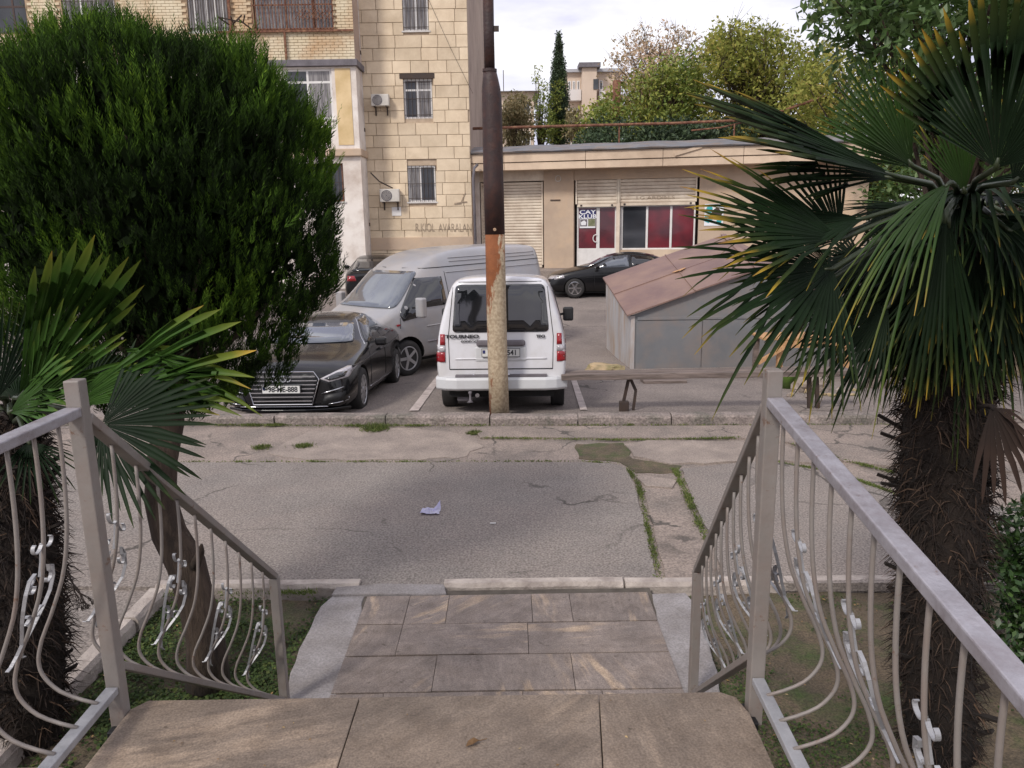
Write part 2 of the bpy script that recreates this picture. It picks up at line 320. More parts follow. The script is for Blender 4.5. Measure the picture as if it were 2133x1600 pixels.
patch('lane_patch', [(1506, 1214), (1492, 1130), (1466, 1090), (1442, 1040), (1420, 976), (1560, 962), (1640, 965), (1740, 985), (1870, 1030), (2300, 1080), (2700, 1214)], -.05, .016, M_['asphalt'], .012, 3)
patch('verge_slab', [(1000, 911), (990, 889), (1860, 884), (2400, 880), (2600, 960), (2000, 985), (1760, 960), (1640, 920), (1545, 912)], -.05, .02, M_['old_concrete'], .012, 4)
patch('verge_patch', [(1320, 950), (1300, 925), (1350, 917), (1540, 919), (1640, 930), (1735, 968), (1630, 958), (1400, 966)], -.05, .017, M_['patch_concrete'], .03, 5)
patch('verge_chip', [(1325, 992), (1345, 990), (1410, 1000), (1400, 1016), (1345, 1012)], -.02, .022, M_['patch_concrete'], .015, 6)
patch('dirt_patch', [(1206, 955), (1200, 925), (1298, 922), (1318, 955), (1420, 970), (1400, 985), (1325, 985), (1290, 962)], -.02, .003, M_['soil'], .03, 7)
patch('dirt_patch', [(640, 958), (560, 945), (640, 900), (850, 892), (980, 905), (1010, 930), (950, 955)], -.02, .003, M_['patch_concrete'], .05, 8)
# beds beside the stairs
def bed(name, x0, x1, y0, y1, seed):
    g = random.Random(seed); nx, ny = 40, 48; mb = MB()
    for j in range(ny):
        for i in range(nx):
            x = x0 + (x1 - x0) * i / (nx - 1); y = y0 + (y1 - y0) * j / (ny - 1)
            mb.v.append((x, y, -.06 + .02 * math.sin(x * 3 + seed) * math.cos(y * 2.3) + g.uniform(-.008, .008)))
    for j in range(ny - 1):
        for i in range(nx - 1): mb.f.append((j * nx + i, j * nx + i + 1, (j + 1) * nx + i + 1, (j + 1) * nx + i))
    return tag(obj(name, mb, M_['soil'], smooth=True), kind='structure')
bed('planting_bed', -2.52, -1.02, -.5, 5.06, 1); bed('planting_bed', .78, 5.6, -.5, 5.06, 2)
# kerbs, each stone a piece
def kerb(name, a, b, width, z0, z1, m, stone=1.0, seed=0, gap=.008):
    root = link(name, None); root.location = (a[0], a[1], 0); tag(root, kind='structure'); g = random.Random(seed)
    A = Vector((*a, 0)); B = Vector((*b, 0)); d = (B - A).normalized(); nrm = Vector((-d.y, d.x, 0)); s = 0; Ln = (B - A).length
    while s < Ln - .05:
        l = min(stone * g.uniform(.85, 1.15), Ln - s); zt = z1 + g.uniform(-.012, .012); off = g.uniform(-.012, .012)
        p0 = A + d * (s + gap); n = 7; mb = MB(); top = []
        # a worn stone: top edge nibbled along its length
        for k in range(n):
            q = p0 + d * ((l - 2 * gap) * k / (n - 1))
            e = g.uniform(0, .014)
            for (o_, z_) in ((0 + off, z0), (0 + off, zt - .025 - e), (.02 + off, zt - e * .5), (width - .02 + off, zt - g.uniform(0, .006)), (width + off, zt - .03), (width + off, z0)):
                w = q + nrm * o_; mb.v.append((w.x, w.y, z_))
        for k in range(n - 1):
            for j in range(6): mb.f.append((k * 6 + j, k * 6 + (j + 1) % 6, (k + 1) * 6 + (j + 1) % 6, (k + 1) * 6 + j))
        mb.f.append((5, 4, 3, 2, 1, 0)); mb.f.append(tuple((n - 1) * 6 + j for j in range(6)))
        obj('kerbstone', mb, m, root); s += l
    return root
kerb('near_kerb', (-2.62, 5.13), (-1.12, 5.12), .11, -.12, .03, M_['kerb_white'], seed=1)
kerb('near_kerb', (-.52, 5.10), (7.5, 5.04), .11, -.12, .03, M_['kerb_white'], 1.15, seed=2)
kerb('bed_kerb', (-2.52, .5), (-2.5, 5.08), .13, -.12, .05, M_['kerb_white'], seed=3)
kerb('far_kerb', (-14, 10.30), (10, 8.98), .2, -.1, .125, M_['kerb_grey'], 1.3, seed=4)
# parking lines, 4 mm proud of the lot
def gline(name, a, b, w):
    a = Vector(a); b = Vector(b); d = (b - a).normalized(); n = Vector((-d.y, d.x)) * w / 2; mb = MB(); k = 14
    for i in range(k + 1):
        q = a.lerp(b, i / k)
        for s_ in (-1, 1): x = q.x + n.x * s_; y = q.y + n.y * s_; mb.v.append((x, y, gz(y) + .012))
    for i in range(k): mb.f.append((2 * i, 2 * i + 1, 2 * i + 3, 2 * i + 2))
    tag(obj(name, mb, M_['line_paint']), kind='structure')
pa = P(862, 856, -.04); pb = P(908, 785, -.2)
gline('parking_line', (pa.x, pa.y), (pa.x + (pb.x - pa.x) * 1.5, pa.y + (pb.y - pa.y) * 1.5), .13)
pa = P(1216, 856, -.04); pb = P(1200, 800, -.15)
gline('parking_line', (pa.x, pa.y), (pa.x + (pb.x - pa.x) * 2, pa.y + (pb.y - pa.y) * 2), .1)
gline('parking_line', (-4.6, 10.0), (-6.5, 14.5), .13)
# ---------------------------------------------------------------- paved path of sandstone tiles
path = link('entrance_path', None); path.location = (0, 4.4, 0); tag(path, kind='structure')
mb = MB(); mb.box(-1.06, .96, 3.5, 5.05, -.1, .008); obj('path_base', mb, M_['joint'], path)
ut = MB(); ut.box(-.5, .5, -.5, .5, -1, 0); tile_me = ut.mesh('tile', M_['path_tile'])
bmm = bmesh.new(); bmm.from_mesh(tile_me); bmesh.ops.bevel(bmm, geom=[e for e in bmm.edges if all(v.co.z > -.5 for v in e.verts)], offset=.012, segments=1, affect='EDGES'); bmm.to_mesh(tile_me); bmm.free()
rows = [(1237, 1296, [762, 848, 932, 1108, 1190, 1356]), (1297, 1361, [742, 832, 1100, 1366]), (1363, 1438, [710, 905, 1194, 1384]), (1440, 1520, [680, 790, 1090, 1262, 1400])]
for (ya, yb, cols) in rows:
    Y1 = P(1060, ya, .02).y; Y0 = P(1060, yb, .02).y
    for c0, c1 in zip(cols[:-1], cols[1:]):
        x0 = P(c0, (ya + yb) / 2, .02).x; x1 = P(c1, (ya + yb) / 2, .02).x
        if c0 == cols[0]: x0 = -1.04
        if c1 == cols[-1]: x1 = .93
        o = link('tile', tile_me, path); gp = .004
        o.location = ((x0 + x1) / 2 - 0, (Y0 + Y1) / 2 - 4.4, .02 + random.uniform(-.003, .002)); o.scale = (x1 - x0 - gp, Y1 - Y0 - gp, .025); o.rotation_euler = (random.uniform(-.003, .003), random.uniform(-.003, .003), 0)
mb = MB(); mb.prism(outline([(762, 1236), (700, 1234), (668, 1262), (634, 1330), (604, 1400), (580, 1520), (680, 1520)], .012, amp=.01, seed=11), -.1, .012); obj('cement_skirt', mb, M_['cement'], path, bevel=.01)
mb = MB(); mb.prism(outline([(1358, 1236), (1428, 1234), (1452, 1262), (1476, 1330), (1496, 1400), (1520, 1540), (1402, 1540)], .012, amp=.01, seed=12), -.1, .012); obj('cement_skirt', mb, M_['cement'], path, bevel=.01)
mb = MB(); mb.prism(outline([(690, 1238), (700, 1222), (800, 1214), (925, 1216), (930, 1236)], .03, amp=.008, seed=13), -.1, .03); obj('cement_skirt', mb, M_['cement'], path, bevel=.01)
# ---------------------------------------------------------------- stairs and landing
st = link('entrance_stairs', None); st.location = (-.27, 2.3, 0); tag(st, kind='structure')
for i in range(4):
    mb = MB(); z = 1 - (i + 1) / 5; mb.box(-1.22, .72 + .03 * i, 2.33 + .26 * i, 2.33 + .26 * (i + 1) + .01, -.1, z); obj('step', mb, M_['landing_slab'], st, bevel=.008)
mb = MB(); mb.box(-1.24, .68, -1.2, 2.30, -.15, .955); obj('landing_body', mb, M_['cement'], st)
mb = MB(); mb.box(-3.6, -1.40, -1.2, 2.0, -.15, .955); obj('landing_body', mb, M_['cement'], st)
def slab(poly, z0=.955, z1=1.0): mb = MB(); mb.prism(poly, z0, z1); return obj('slab', mb, M_['landing_slab'], st, bevel=.004)
xa = P(748, 1456, 1).x; xb = P(1250, 1458, 1).x; xa2 = P(702, 1600, 1).x; xb2 = P(1256, 1600, 1).x; yf = 2.355; yn = 1.35
ka = (xa2 - xa) / (1.98 - 2.34) * (yn - 2.34); kb = (xb2 - xb) / (1.98 - 2.34) * (yn - 2.34)
slab([(-1.265, yf), (-1.305, yf - .05), (-1.31, yn), (xa + ka - .0015, yn), (xa - .0015, yf)])
slab([(xa + .0015, yf), (xa + ka + .0015, yn), (xb + kb - .0015, yn), (xb - .0015, yf)])
slab([(xb + .0015, yf), (xb + kb + .0015, yn), (.75, yn), (.765, yf - .12), (.745, yf - .03), (.70, yf)])
slab([(-1.31, yn - .006), (-1.31, -1.2), (-.2, -1.2), (-.2, yn - .006)]); slab([(-.194, yn - .006), (-.194, -1.2), (.75, -1.2), (.75, yn - .006)])
slab([(-1.37, 2.03), (-3.6, 2.03), (-3.6, -1.2), (-1.37, -1.2)])
# ================================================================ railings
def bel(t):   # outward belly of a baluster, t = 0 at the handrail, 1 at the bottom rail
    ts = [0, .3, .5, .65, .78, .87, .94, .975, 1.0]; os_ = [0, .012, .045, .10, .155, .165, .125, .07, 0.0]
    i = max(0, min(len(ts) - 2, int(np.searchsorted(ts, t, 'right')) - 1)); f = min(1, max(0, (t - ts[i]) / (ts[i + 1] - ts[i])))
    sl = lambda k: 0 if k <= 0 else (os_[k] - os_[k - 1]) / (ts[k] - ts[k - 1]) if k >= len(ts) - 1 else (os_[k + 1] - os_[k - 1]) / (ts[k + 1] - ts[k - 1])
    h_ = ts[i + 1] - ts[i]; return (2 * f ** 3 - 3 * f ** 2 + 1) * os_[i] + (f ** 3 - 2 * f ** 2 + f) * h_ * sl(i) + (-2 * f ** 3 + 3 * f ** 2) * os_[i + 1] + (f ** 3 - f ** 2) * h_ * sl(i + 1)
belc = bel
def spiral(cx, cy, r0, r1, a0, a1, n=14):
    return [(cx + (r0 + (r1 - r0) * k / n) * math.cos(a0 + (a1 - a0) * k / n), cy + (r0 + (r1 - r0) * k / n) * math.sin(a0 + (a1 - a0) * k / n)) for k in range(n + 1)]
def scroll_curves():
    """one side of the ornament, in (u sideways, v upwards) metres about the baluster's middle; mirrored for the other side"""
    out_ = []
    # upper curl
    out_.append(spiral(.030, .155, .008, .026, R(420), R(180), 14) + [(.002, .10), (.004, .06)])
    # big lyre: small curl at the top, belly out, curl in at the bottom
    c = spiral(.030, .045, .009, .022, R(-90), R(150), 10)
    arc = [(.012, .066), (.030, .080), (.052, .070), (.064, .035), (.062, -.01), (.048, -.055), (.026, -.10), (.010, -.135)]
    out_.append(list(reversed(spiral(.034, .040, .020, .008, R(80), R(-200), 10))) + arc[1:])
    out_.append(spiral(.028, -.060, .008, .020, R(300), R(60), 10) + [(.010, -.055), (.003, -.085)])
    # bottom flick
    out_.append([(.003, -.13), (.010, -.17), (.024, -.195), (.040, -.20)])
    return out_
SC = scroll_curves()
def railing(name, label, x0, side, xend, seed, slope=0.0):
    root = thing(name, (x0, 2.3, 1.0), label, 'railing', 'stair railings')
    rp, rt, sl = M_['railing_paint'], M_['rail_top'], M_['silver_paint']
    zt, zb, yp = 2.045, 1.10, 2.29
    mb = MB(); mb.box(x0 - .024, x0 + .024, yp - .024, yp + .024, .93, 2.14); obj('post', mb, rp, root, bevel=.004)
    mb = MB(); mb.box(xend - .023, xend + .023, 3.73, 3.776, -.02, .765); obj('post', mb, rp, root, bevel=.004)
    mb = MB(); mb.beam((x0, yp - .027, zt), (x0, -.9, zt - slope * (yp + .9)), .05, .03); obj('handrail', mb, rt, root, bevel=.004)
    mb = MB(); mb.beam((x0, yp + .027, zt - .03), (xend, 3.752, .77), .045, .03); obj('handrail', mb, rp, root, bevel=.004)
    mb = MB(); mb.beam((x0, yp - .027, zb), (x0, -.9, zb - slope * .35 * (yp + .9)), .04, .025); obj('bottom_rail', mb, sl, root, bevel=.003)
    mb = MB(); mb.beam((x0, yp + .027, zb + .06), (xend, 3.728, -.045 + .1), .035, .025); obj('bottom_rail', mb, rp, root, bevel=.003)
    mb = MB(); mb.box(x0 - side * .03 - .05, x0 - side * .03 + .03, yp - .06, yp + .05, .93, .965); obj('bracket', mb, M_['black_plastic'], root, bevel=.003)
    def place(y, xx, ztop, zbot, k, slope):
        H = ztop - zbot; n = 30; pts = []
        for i in range(n + 1):
            t = i / 18 * .8 if i < 18 else .8 + (i - 18) / 12 * .2
            pts.append(Vector((xx + side * belc(t) * min(1, H / .9), y, ztop - H * t)))
        # last piece runs back in to the rail nearly level
        mb = MB(); mb.tube(pts, .0062, 6); obj('baluster', mb, rp, root, smooth=True)
        if k % 3 == 1:
            vc = .47 * H
            for sgn in (-1, 1):
                mb = MB()
                for c in SC:
                    w = []
                    for (u, v) in c:
                        t = min(.97, max(0, (H - (vc + v * 1.08)) / H)); ys_ = y + sgn * u * 1.05
                        w.append(Vector((xx + side * (belc(t) * min(1, H / .9) + .004), ys_, ztop - H * t + slope * (ys_ - y))))
                    mb.ribbon(w, .011, Vector((1, 0, 0)), .0028)
                obj('scroll', mb, sl, root)
    n = 21; k = 0; y = yp - .115
    while y > .1: place(y, x0, zt - .013 - slope * (yp - y), zb + .012 - slope * .35 * (yp - y), k, slope); y -= .118; k += 1
    n = 11
    for k in range(1, n):
        f = k / n; y = yp + .02 + (3.73 - yp - .02) * f; zt_ = (zt - .03) + (.77 - zt + .03) * f - .014; zb_ = zb + .06 + (.055 - zb - .06) * f + .012
        place(y, x0 + (xend - x0) * f, zt_, zb_, k, -.88)
    return root
railing('stair_railing', 'grey iron stair railing with scrolls left of the steps, before the leaning bare trunk', -1.33, -1, -1.27, 1)
railing('stair_railing', 'grey iron stair railing with scrolls right of the steps, before the shaggy palm trunk', .795, 1, .965, 2, .15)
# ---------------------------------------------------------------- weeds, bed plants
def blades(name, spots, m, seed, hmin=.015, hmax=.05, w=.006, parent=None):
    g = np.random.default_rng(seed); p = np.array(spots, dtype=float); n = len(p)
    ax = unit(g.normal(size=(n, 3)) * np.array([.8, .8, .3]) + np.array([0, 0, .9])); nr = unit(np.cross(ax, g.normal(size=(n, 3)))); ln = g.uniform(hmin, hmax, n)
    v, q = leaf_quads(p, ax, nr, ln, np.full(n, w) * g.uniform(.6, 1.5, n))
    return tag(link(name, np_mesh(name, v, q, m, tint=np.clip(g.normal(.55, .25, n), 0, 1)), parent), kind='stuff')
def along(px, n, spread, z=.01, seed=0, clump=.6):
    g = np.random.default_rng(seed); w = [P(x, y, z) for x, y in px]; seg = [(w[i + 1] - w[i]).length for i in range(len(w) - 1)]; tot = sum(seg); res = []
    cl = g.uniform(0, tot, max(3, int(tot * 4)))
    for _ in range(n):
        s = (g.choice(cl) + g.normal(0, .05)) if g.random() < clump else g.uniform(0, tot); s = min(max(s, 0), tot - 1e-4); i = 0
        while s > seg[i]: s -= seg[i]; i += 1
        q = w[i].lerp(w[i + 1], s / seg[i]); res.append((q.x + g.normal(0, spread), q.y + g.normal(0, spread), z))
    return res
sp = []
sp += along([(380, 963), (800, 963), (1210, 962), (1290, 966)], 1100, .008, seed=1)
sp += along([(1306, 975), (1330, 1010), (1345, 1080), (1360, 1150), (1376, 1212)], 1300, .012, seed=2)
sp += along([(1404, 975), (1432, 1035), (1455, 1090), (1475, 1130)], 1500, .018, seed=3)
sp += along([(1000, 913), (1200, 916), (1300, 918), (1540, 913)], 1500, .014, seed=4)
sp += along([(450, 886), (600, 886)], 1800, .025, seed=5); sp += along([(600, 888), (1000, 887)], 1200, .02, seed=6)
sp += along([(1000, 887), (1850, 886)], 900, .015, seed=7); sp += along([(1650, 925), (1760, 960), (1860, 985)], 1200, .014, seed=8); sp += along([(1600, 960), (1740, 985), (1880, 1035)], 1500, .014, seed=9)
sp += along([(330, 1240), (650, 1236)], 700, .02, seed=10)
blades('weeds', sp, M_['grass'], 3, .012, .04, .008)
for i, (x, y, n, r) in enumerate([(783, 893, 900, .07), (988, 902, 420, .04), (545, 932, 300, .05), (632, 929, 320, .05), (955, 880, 420, .07), (540, 880, 500, .1), (1310, 884, 160, .03)]):
    c = P(x, y, .01); g = np.random.default_rng(20 + i); s_ = [(c.x + g.normal(0, r), c.y + g.normal(0, r * .8), .0) for _ in range(n)]
    blades('grass_clump', s_, M_['grass'], 30 + i, .03, .11 if n > 600 else .06, .008)
g = np.random.default_rng(5); sp = []
from mathutils import noise as mn
while len(sp) < 26000:
    x = g.uniform(-2.5, -1.05); y = g.uniform(2.0, 5.06)
    if mn.noise(Vector((x * 2.2, y * 2.2, 0))) + .25 * mn.noise(Vector((x * 9, y * 9, 3))) > g.uniform(-.35, .25): sp.append((x, y, -.055 + g.uniform(0, .02)))
def clover(name, sp, seed, lo=.012, hi=.03):
    g = np.random.default_rng(seed); n = len(sp); p = np.array(sp); ax = unit(g.normal(size=(n, 3)) * np.array([1, 1, .35]) + np.array([0, 0, .15])); nr = unit(np.array([0, 0, 1]) + g.normal(0, .35, (n, 3))); nr = unit(nr - ax * (nr * ax).sum(1, keepdims=True)); ln = g.uniform(lo, hi, n)
    v, q = leaf_quads(p, ax, nr, ln, ln * .8); return tag(link(name, np_mesh(name, v, q, M_['clover'], tint=np.clip(g.normal(.5, .25, n), 0, 1))), kind='stuff')
clover('ground_cover', sp, 6)
sp = []
while len(sp) < 16000:
    x = g.uniform(.98, 4.5); y = g.uniform(1.4, 5.04)
    if mn.noise(Vector((x * 1.9, y * 1.9, 5))) + .25 * mn.noise(Vector((x * 9, y * 9, 3))) > g.uniform(.02, .5): sp.append((x, y, -.055 + g.uniform(0, .012)))
clover('ground_cover', sp, 8, .01, .022)
# fallen leaves and crumbs on the ground
mat('dry_leaf', (.32, .2, .09), (.2, .12, .05), scale=8, rough=.8, trans=.2, tint=[(0, (.16, .09, .04)), (.6, (.32, .2, .08)), (1, (.5, .38, .2))])
g = np.random.default_rng(9); pts = np.concatenate([np.stack([g.uniform(1, 3.4, 160), g.uniform(1.6, 5.0, 160), np.full(160, -.035)], 1), np.stack([g.uniform(-2.5, -1.05, 60), g.uniform(2.2, 5.0, 60), np.full(60, -.03)], 1), np.stack([g.uniform(-1.2, .7, 26), g.uniform(1.7, 2.33, 26), np.full(26, 1.004)], 1)])
ax = unit(g.normal(size=(len(pts), 3)) * np.array([1, 1, .1])); nr = unit(np.array([0, 0, 1.]) + g.normal(0, .2, (len(pts), 3))); nr = unit(nr - ax * (nr * ax).sum(1, keepdims=True)); ln = g.uniform(.012, .035, len(pts)); ln[-26:] *= .45
v, q = leaf_quads(pts, ax, nr, ln, ln * .5); tag(link('fallen_leaves', np_mesh('fallen_leaves', v, q, M_['dry_leaf'], tint=g.uniform(0, 1, len(pts)))), kind='stuff')
# ================================================================ buildings
mat('facade_stone', (.70, .575, .42), (.60, .485, .345), scale=2.2, rough=.9, bump=.5, bscale=14, c3=(.50, .39, .27), scale3=.8, amt3=.35, rand=.09, world_space=True)
mat('mortar', (.38, .29, .21), (.48, .38, .28), scale=4, rough=1)
mat('side_wall', (.46, .35, .28), (.40, .30, .24), scale=.8, rough=.95, bump=.3, c3=(.30, .22, .18), scale3=.5, world_space=True)
mat('brick', (.72, .63, .46), (.64, .54, .37), scale=2.0, rough=.9, bump=.3, c3=(.5, .3, .15), scale3=.9, amt3=.3, rand=.1, world_space=True)
mat('brick_joint', (.36, .26, .17), (.42, .31, .2), scale=5, rough=1)
mat('plaster_white', (.76, .71, .66), (.70, .64, .58), scale=1.2, rough=.9, bump=.3, c3=(.42, .33, .27), scale3=.9, amt3=.25, world_space=True)
mat('plaster_yellow', (.72, .55, .32), (.55, .4, .2), scale=1.3, rough=.9, bump=.3, world_space=True)
mat('slab_grey', (.17, .155, .17), (.11, .1, .11), scale=3, rough=.85, bump=.4, world_space=True)
mat('frame_white', (.72, .7, .68), (.62, .6, .58), scale=4, rough=.4)
mat('glass_dark', (.02, .022, .027), (.05, .052, .06), scale=.7, rough=.06, spec=.6, detail=2)
mat('glass_curtain', (.25, .235, .23), (.13, .12, .12), scale=3.2, rough=.12, stretch=(6, 1, .5), spec=.6, contrast=(.42, .56))
mat('iron_dark', (.035, .025, .022), (.05, .03, .02), scale=8, rough=.7)
mat('rusty_iron', (.16, .06, .035), (.09, .035, .02), scale=9, rough=.85, c3=(.3, .16, .09), scale3=8, amt3=.3)
mat('pipe_white', (.6, .58, .56), (.5, .47, .44), scale=4, rough=.6)
mat('interior_brown', (.05, .022, .016), (.02, .012, .012), scale=2, rough=.6)
mat('cream_metal', (.70, .61, .49), (.64, .55, .44), scale=1.2, rough=.5, bump=.05, c3=(.42, .32, .24), scale3=1.5, amt3=.2, world_space=True)
mat('shop_plaster', (.50, .385, .285), (.42, .32, .24), scale=1.1, rough=.95, bump=.4, c3=(.55, .40, .27), scale3=.9, amt3=.45, world_space=True)
mat('shop_stone', (.64, .50, .37), (.55, .43, .32), scale=1.1, rough=.9, bump=.3, c3=(.38, .28, .2), scale3=.8, amt3=.25, rand=.05, world_space=True)
mat('roof_metal', (.20, .205, .215), (.13, .13, .14), scale=2.2, rough=.55, metal=.3, bump=.3, c3=(.24, .17, .12), scale3=1.4, amt3=.4, world_space=True)
mat('red_curtain', (.16, .022, .032), (.07, .018, .024), scale=1.4, rough=.16, spec=.5, coat=.6, detail=2)
mat('print_blue', (.012, .018, .12), (.01, .014, .1), scale=3, rough=.5)
mat('print_white', (.75, .77, .8), (.7, .7, .72), scale=3, rough=.5)
mat('print_green', (.10, .12, .05), (.2, .2, .12), scale=8, rough=.5)
mat('print_teal', (.02, .3, .32), (.04, .4, .42), scale=6, rough=.5)
mat('graffiti', (.22, .17, .13), (.42, .33, .24), scale=6, rough=.9)
mat('ac_white', (.58, .55, .5), (.5, .47, .42), scale=5, rough=.55)
mat('tile_red', (.25, .1, .06), (.2, .08, .05), scale=4, rough=.8)
def wall_with_holes(x0, x1, z0, z1, y0, y1, holes):
    xs = sorted({x0, x1} | {h for o in holes for h in (o[0], o[1]) if x0 < h < x1}); zs = sorted({z0, z1} | {h for o in holes for h in (o[2], o[3]) if z0 < h < z1}); mb = MB()
    for i in range(len(xs) - 1):
        run = None
        for j in range(len(zs) - 1):
            cx = (xs[i] + xs[i + 1]) / 2; cz = (zs[j] + zs[j + 1]) / 2
            solid = not any(o[0] < cx < o[1] and o[2] < cz < o[3] for o in holes)
            if solid: run = (run[0], zs[j + 1]) if run else (zs[j], zs[j + 1])
            if (not solid or j == len(zs) - 2) and run: mb.box(xs[i], xs[i + 1], y0, y1, run[0], run[1]); run = None
    return mb
def window(parent, x0, x1, z0, z1, y, cols, rows=None, frame=None, pane='glass_dark', bars=None, sill=True, fw=.06, curtains=None):
    """window in the plane y (front), child of parent: frame mesh with panes and grille under it. cols/rows: inner bar positions 0..1"""
    frame = frame or M_['frame_white']; mb = MB(); d0, d1 = y + .06, y + .12
    mb.box(x0, x0 + fw, d0, d1, z0, z1); mb.box(x1 - fw, x1, d0, d1, z0, z1); mb.box(x0 + fw, x1 - fw, d0, d1, z0, z0 + fw); mb.box(x0 + fw, x1 - fw, d0, d1, z1 - fw, z1)
    xsn = [x0 + fw] + [x0 + (x1 - x0) * c for c in cols] + [x1 - fw]
    for c in cols: xc = x0 + (x1 - x0) * c; mb.box(xc - fw / 2, xc + fw / 2, d0 + .003, d1 - .003, z0 + fw, z1 - fw)
    zr = [z0 + fw, z1 - fw]
    if rows:
        for r_ in rows: zc = z0 + (z1 - z0) * r_; mb.box(x0 + fw, x1 - fw, d0 + .006, d1 - .006, zc - fw / 2, zc + fw / 2)
        zr = [z0 + fw] + [z0 + (z1 - z0) * r_ for r_ in rows] + [z1 - fw]
    w = obj('window', mb, frame, parent)
    for i in range(len(xsn) - 1):
        pm = pane if not curtains or not curtains[i] else curtains[i]
        for j in range(len(zr) - 1):
            mb = MB(); mb.box(xsn[i], xsn[i + 1], d1 - .045, d1 - .03, zr[j], zr[j + 1]); obj('pane', mb, M_[pm], w)
    if bars:
        mb = MB(); n = bars
        for i in range(n + 1): xx = x0 + (x1 - x0) * i / n; mb.box(xx - .008, xx + .008, y - .02, y - .004, z0, z1)
        for zz in (z0 + .12, (z0 + z1) / 2, z1 - .1): mb.box(x0 - .02, x1 + .02, y - .004, y + .01, zz - .008, zz + .008)
        obj('grille', mb, M_['iron_dark'], w)
    if sill: mb = MB(); mb.box(x0 - .06, x1 + .06, y - .05, y + .06, z0 - .05, z0 - .002); obj('sill', mb, M_['pipe_white'], w)
    mb = MB(); mb.box(x0, x1, y + .2, y + .25, z0, z1); obj('reveal_back', mb, M_['interior_brown'], w)
    return w
# ---- stone faced apartment block
SX0, SX1, SY = -5.3, -1.33, 28.0
blk = thing('apartment_building', (-3.4, 28, 0), 'sandstone block apartment building with small grilled windows behind the white van', 'building')
wins = [(-3.50, -2.64, 8.86, 10.3), (-3.58, -2.60, 6.03, 7.33), (-3.56, -2.58, 3.22, 4.46)]
obj('wall', wall_with_holes(SX0, SX1, -.3, 12.5, SY, SY + .35, wins), M_['mortar'], blk)
mb = MB(); mb.prism([(SX1 - .02, SY + .36), (SX0, SY + .36), (SX0, 42), (-.95, 42), (SX1 - .02, SY + .36)][:4], -.3, 12.5); obj('side_wall', mb, M_['side_wall'], blk)
mb = MB(); mb.box(-.5, .5, 0, .05, -.5, .5); blk_me = mb.mesh('stone', M_['facade_stone'])
bmm = bmesh.new(); bmm.from_mesh(blk_me); bmesh.ops.bevel(bmm, geom=[e for e in bmm.edges if all(v.co.y < .02 for v in e.verts)], offset=.012, segments=1, affect='EDGES'); bmm.to_mesh(blk_me); bmm.free()
g = random.Random(4); z = .62; course = 0
while z < 12.3:
    hc = .405; xs = [SX0 + .1 - (.25 if course % 2 else 0)]
    while xs[-1] < SX1: xs.append(xs[-1] + g.choice([.55, .75, .8, .62, .9]))
    for a, b in zip(xs[:-1], xs[1:]):
        a = max(a, SX0 + .02); b = min(b, SX1)
        if b - a < .08: continue
        segs = [(a, b)]
        for h_ in wins:
            if h_[2] < z + hc - .06 and h_[3] > z + .06:
                ns = []
                for s0, s1 in segs:
                    if s1 <= h_[0] or s0 >= h_[1]: ns.append((s0, s1)); continue
                    if s0 < h_[0]: ns.append((s0, h_[0]))
                    if s1 > h_[1]: ns.append((h_[1], s1))
                segs = ns
        zz0, zz1 = z, z + hc
        for h_ in wins:   # partial overlap at the lintel or the sill
            if a < h_[1] and b > h_[0]:
                if h_[2] < zz1 <= h_[2] + .0601 + 0: zz1 = h_[2]
                if h_[3] > zz0 >= h_[3] - .0601: zz0 = h_[3]
        for s0, s1 in segs:
            if s1 - s0 < .05: continue
            o = link('stone', blk_me, blk); o.location = ((s0 + s1) / 2 + 3.4, SY - .05 + g.uniform(-.006, .006) - 28, (zz0 + zz1) / 2); o.scale = (s1 - s0 - .012, 1, zz1 - zz0 - .012)
    z += hc; course += 1
mb = MB(); mb.box(SX0 + .1, SX1 + .02, SY - .09, SY, -.3, .6); obj('plinth', mb, M_['slab_grey'], blk, bevel=.01)
mb = MB(); mb.box(SX0 + .1, SX1 + .015, SY - .075, SY - .01, 1.55, 1.99); obj('render_band', mb, M_['shop_plaster'], blk, bevel=.01)
window(blk, *wins[0], SY - .02, [.5], None, bars=7, curtains=['glass_curtain', 'glass_curtain'])
window(blk, *wins[1], SY - .02, [.48], [.72], bars=7, curtains=['glass_dark', 'glass_curtain'], sill=False)
window(blk, *wins[2], SY - .02, [.45], None, bars=7, curtains=['glass_curtain', 'glass_dark'])
mb = MB(); mb.box(-3.7, -2.5, SY - .07, SY - .052, 7.33, 7.5); obj('soot_stain', mb, M_['iron_dark'], blk)
text('R.KIOL  AVARALAN', .42, M_['graffiti'], Matrix.Translation((3.4 - 2.36, -.062, 2.30)) @ Matrix.Rotation(R(90), 4, 'X') @ Matrix.Rotation(R(-1), 4, 'Z'), blk, .001, fs=(.55, .95))
mb = MB()
for a, b in (((-1.95, 3.15), (-1.5, 3.2)), ((-1.7, 3.2), (-1.55, 3.5)), ((-1.95, 3.12), (-1.7, 3.14))): mb.beam((a[0], SY - .064, a[1]), (b[0], SY - .064, b[1]), .03, .03)
obj('paint_mark', mb, M_['graffiti'], blk)
mb = MB(); mb.box(-4.17, -3.84, SY - .072, SY - .055, 2.75, 3.05); obj('wall_notice', mb, M_['frame_white'], blk)
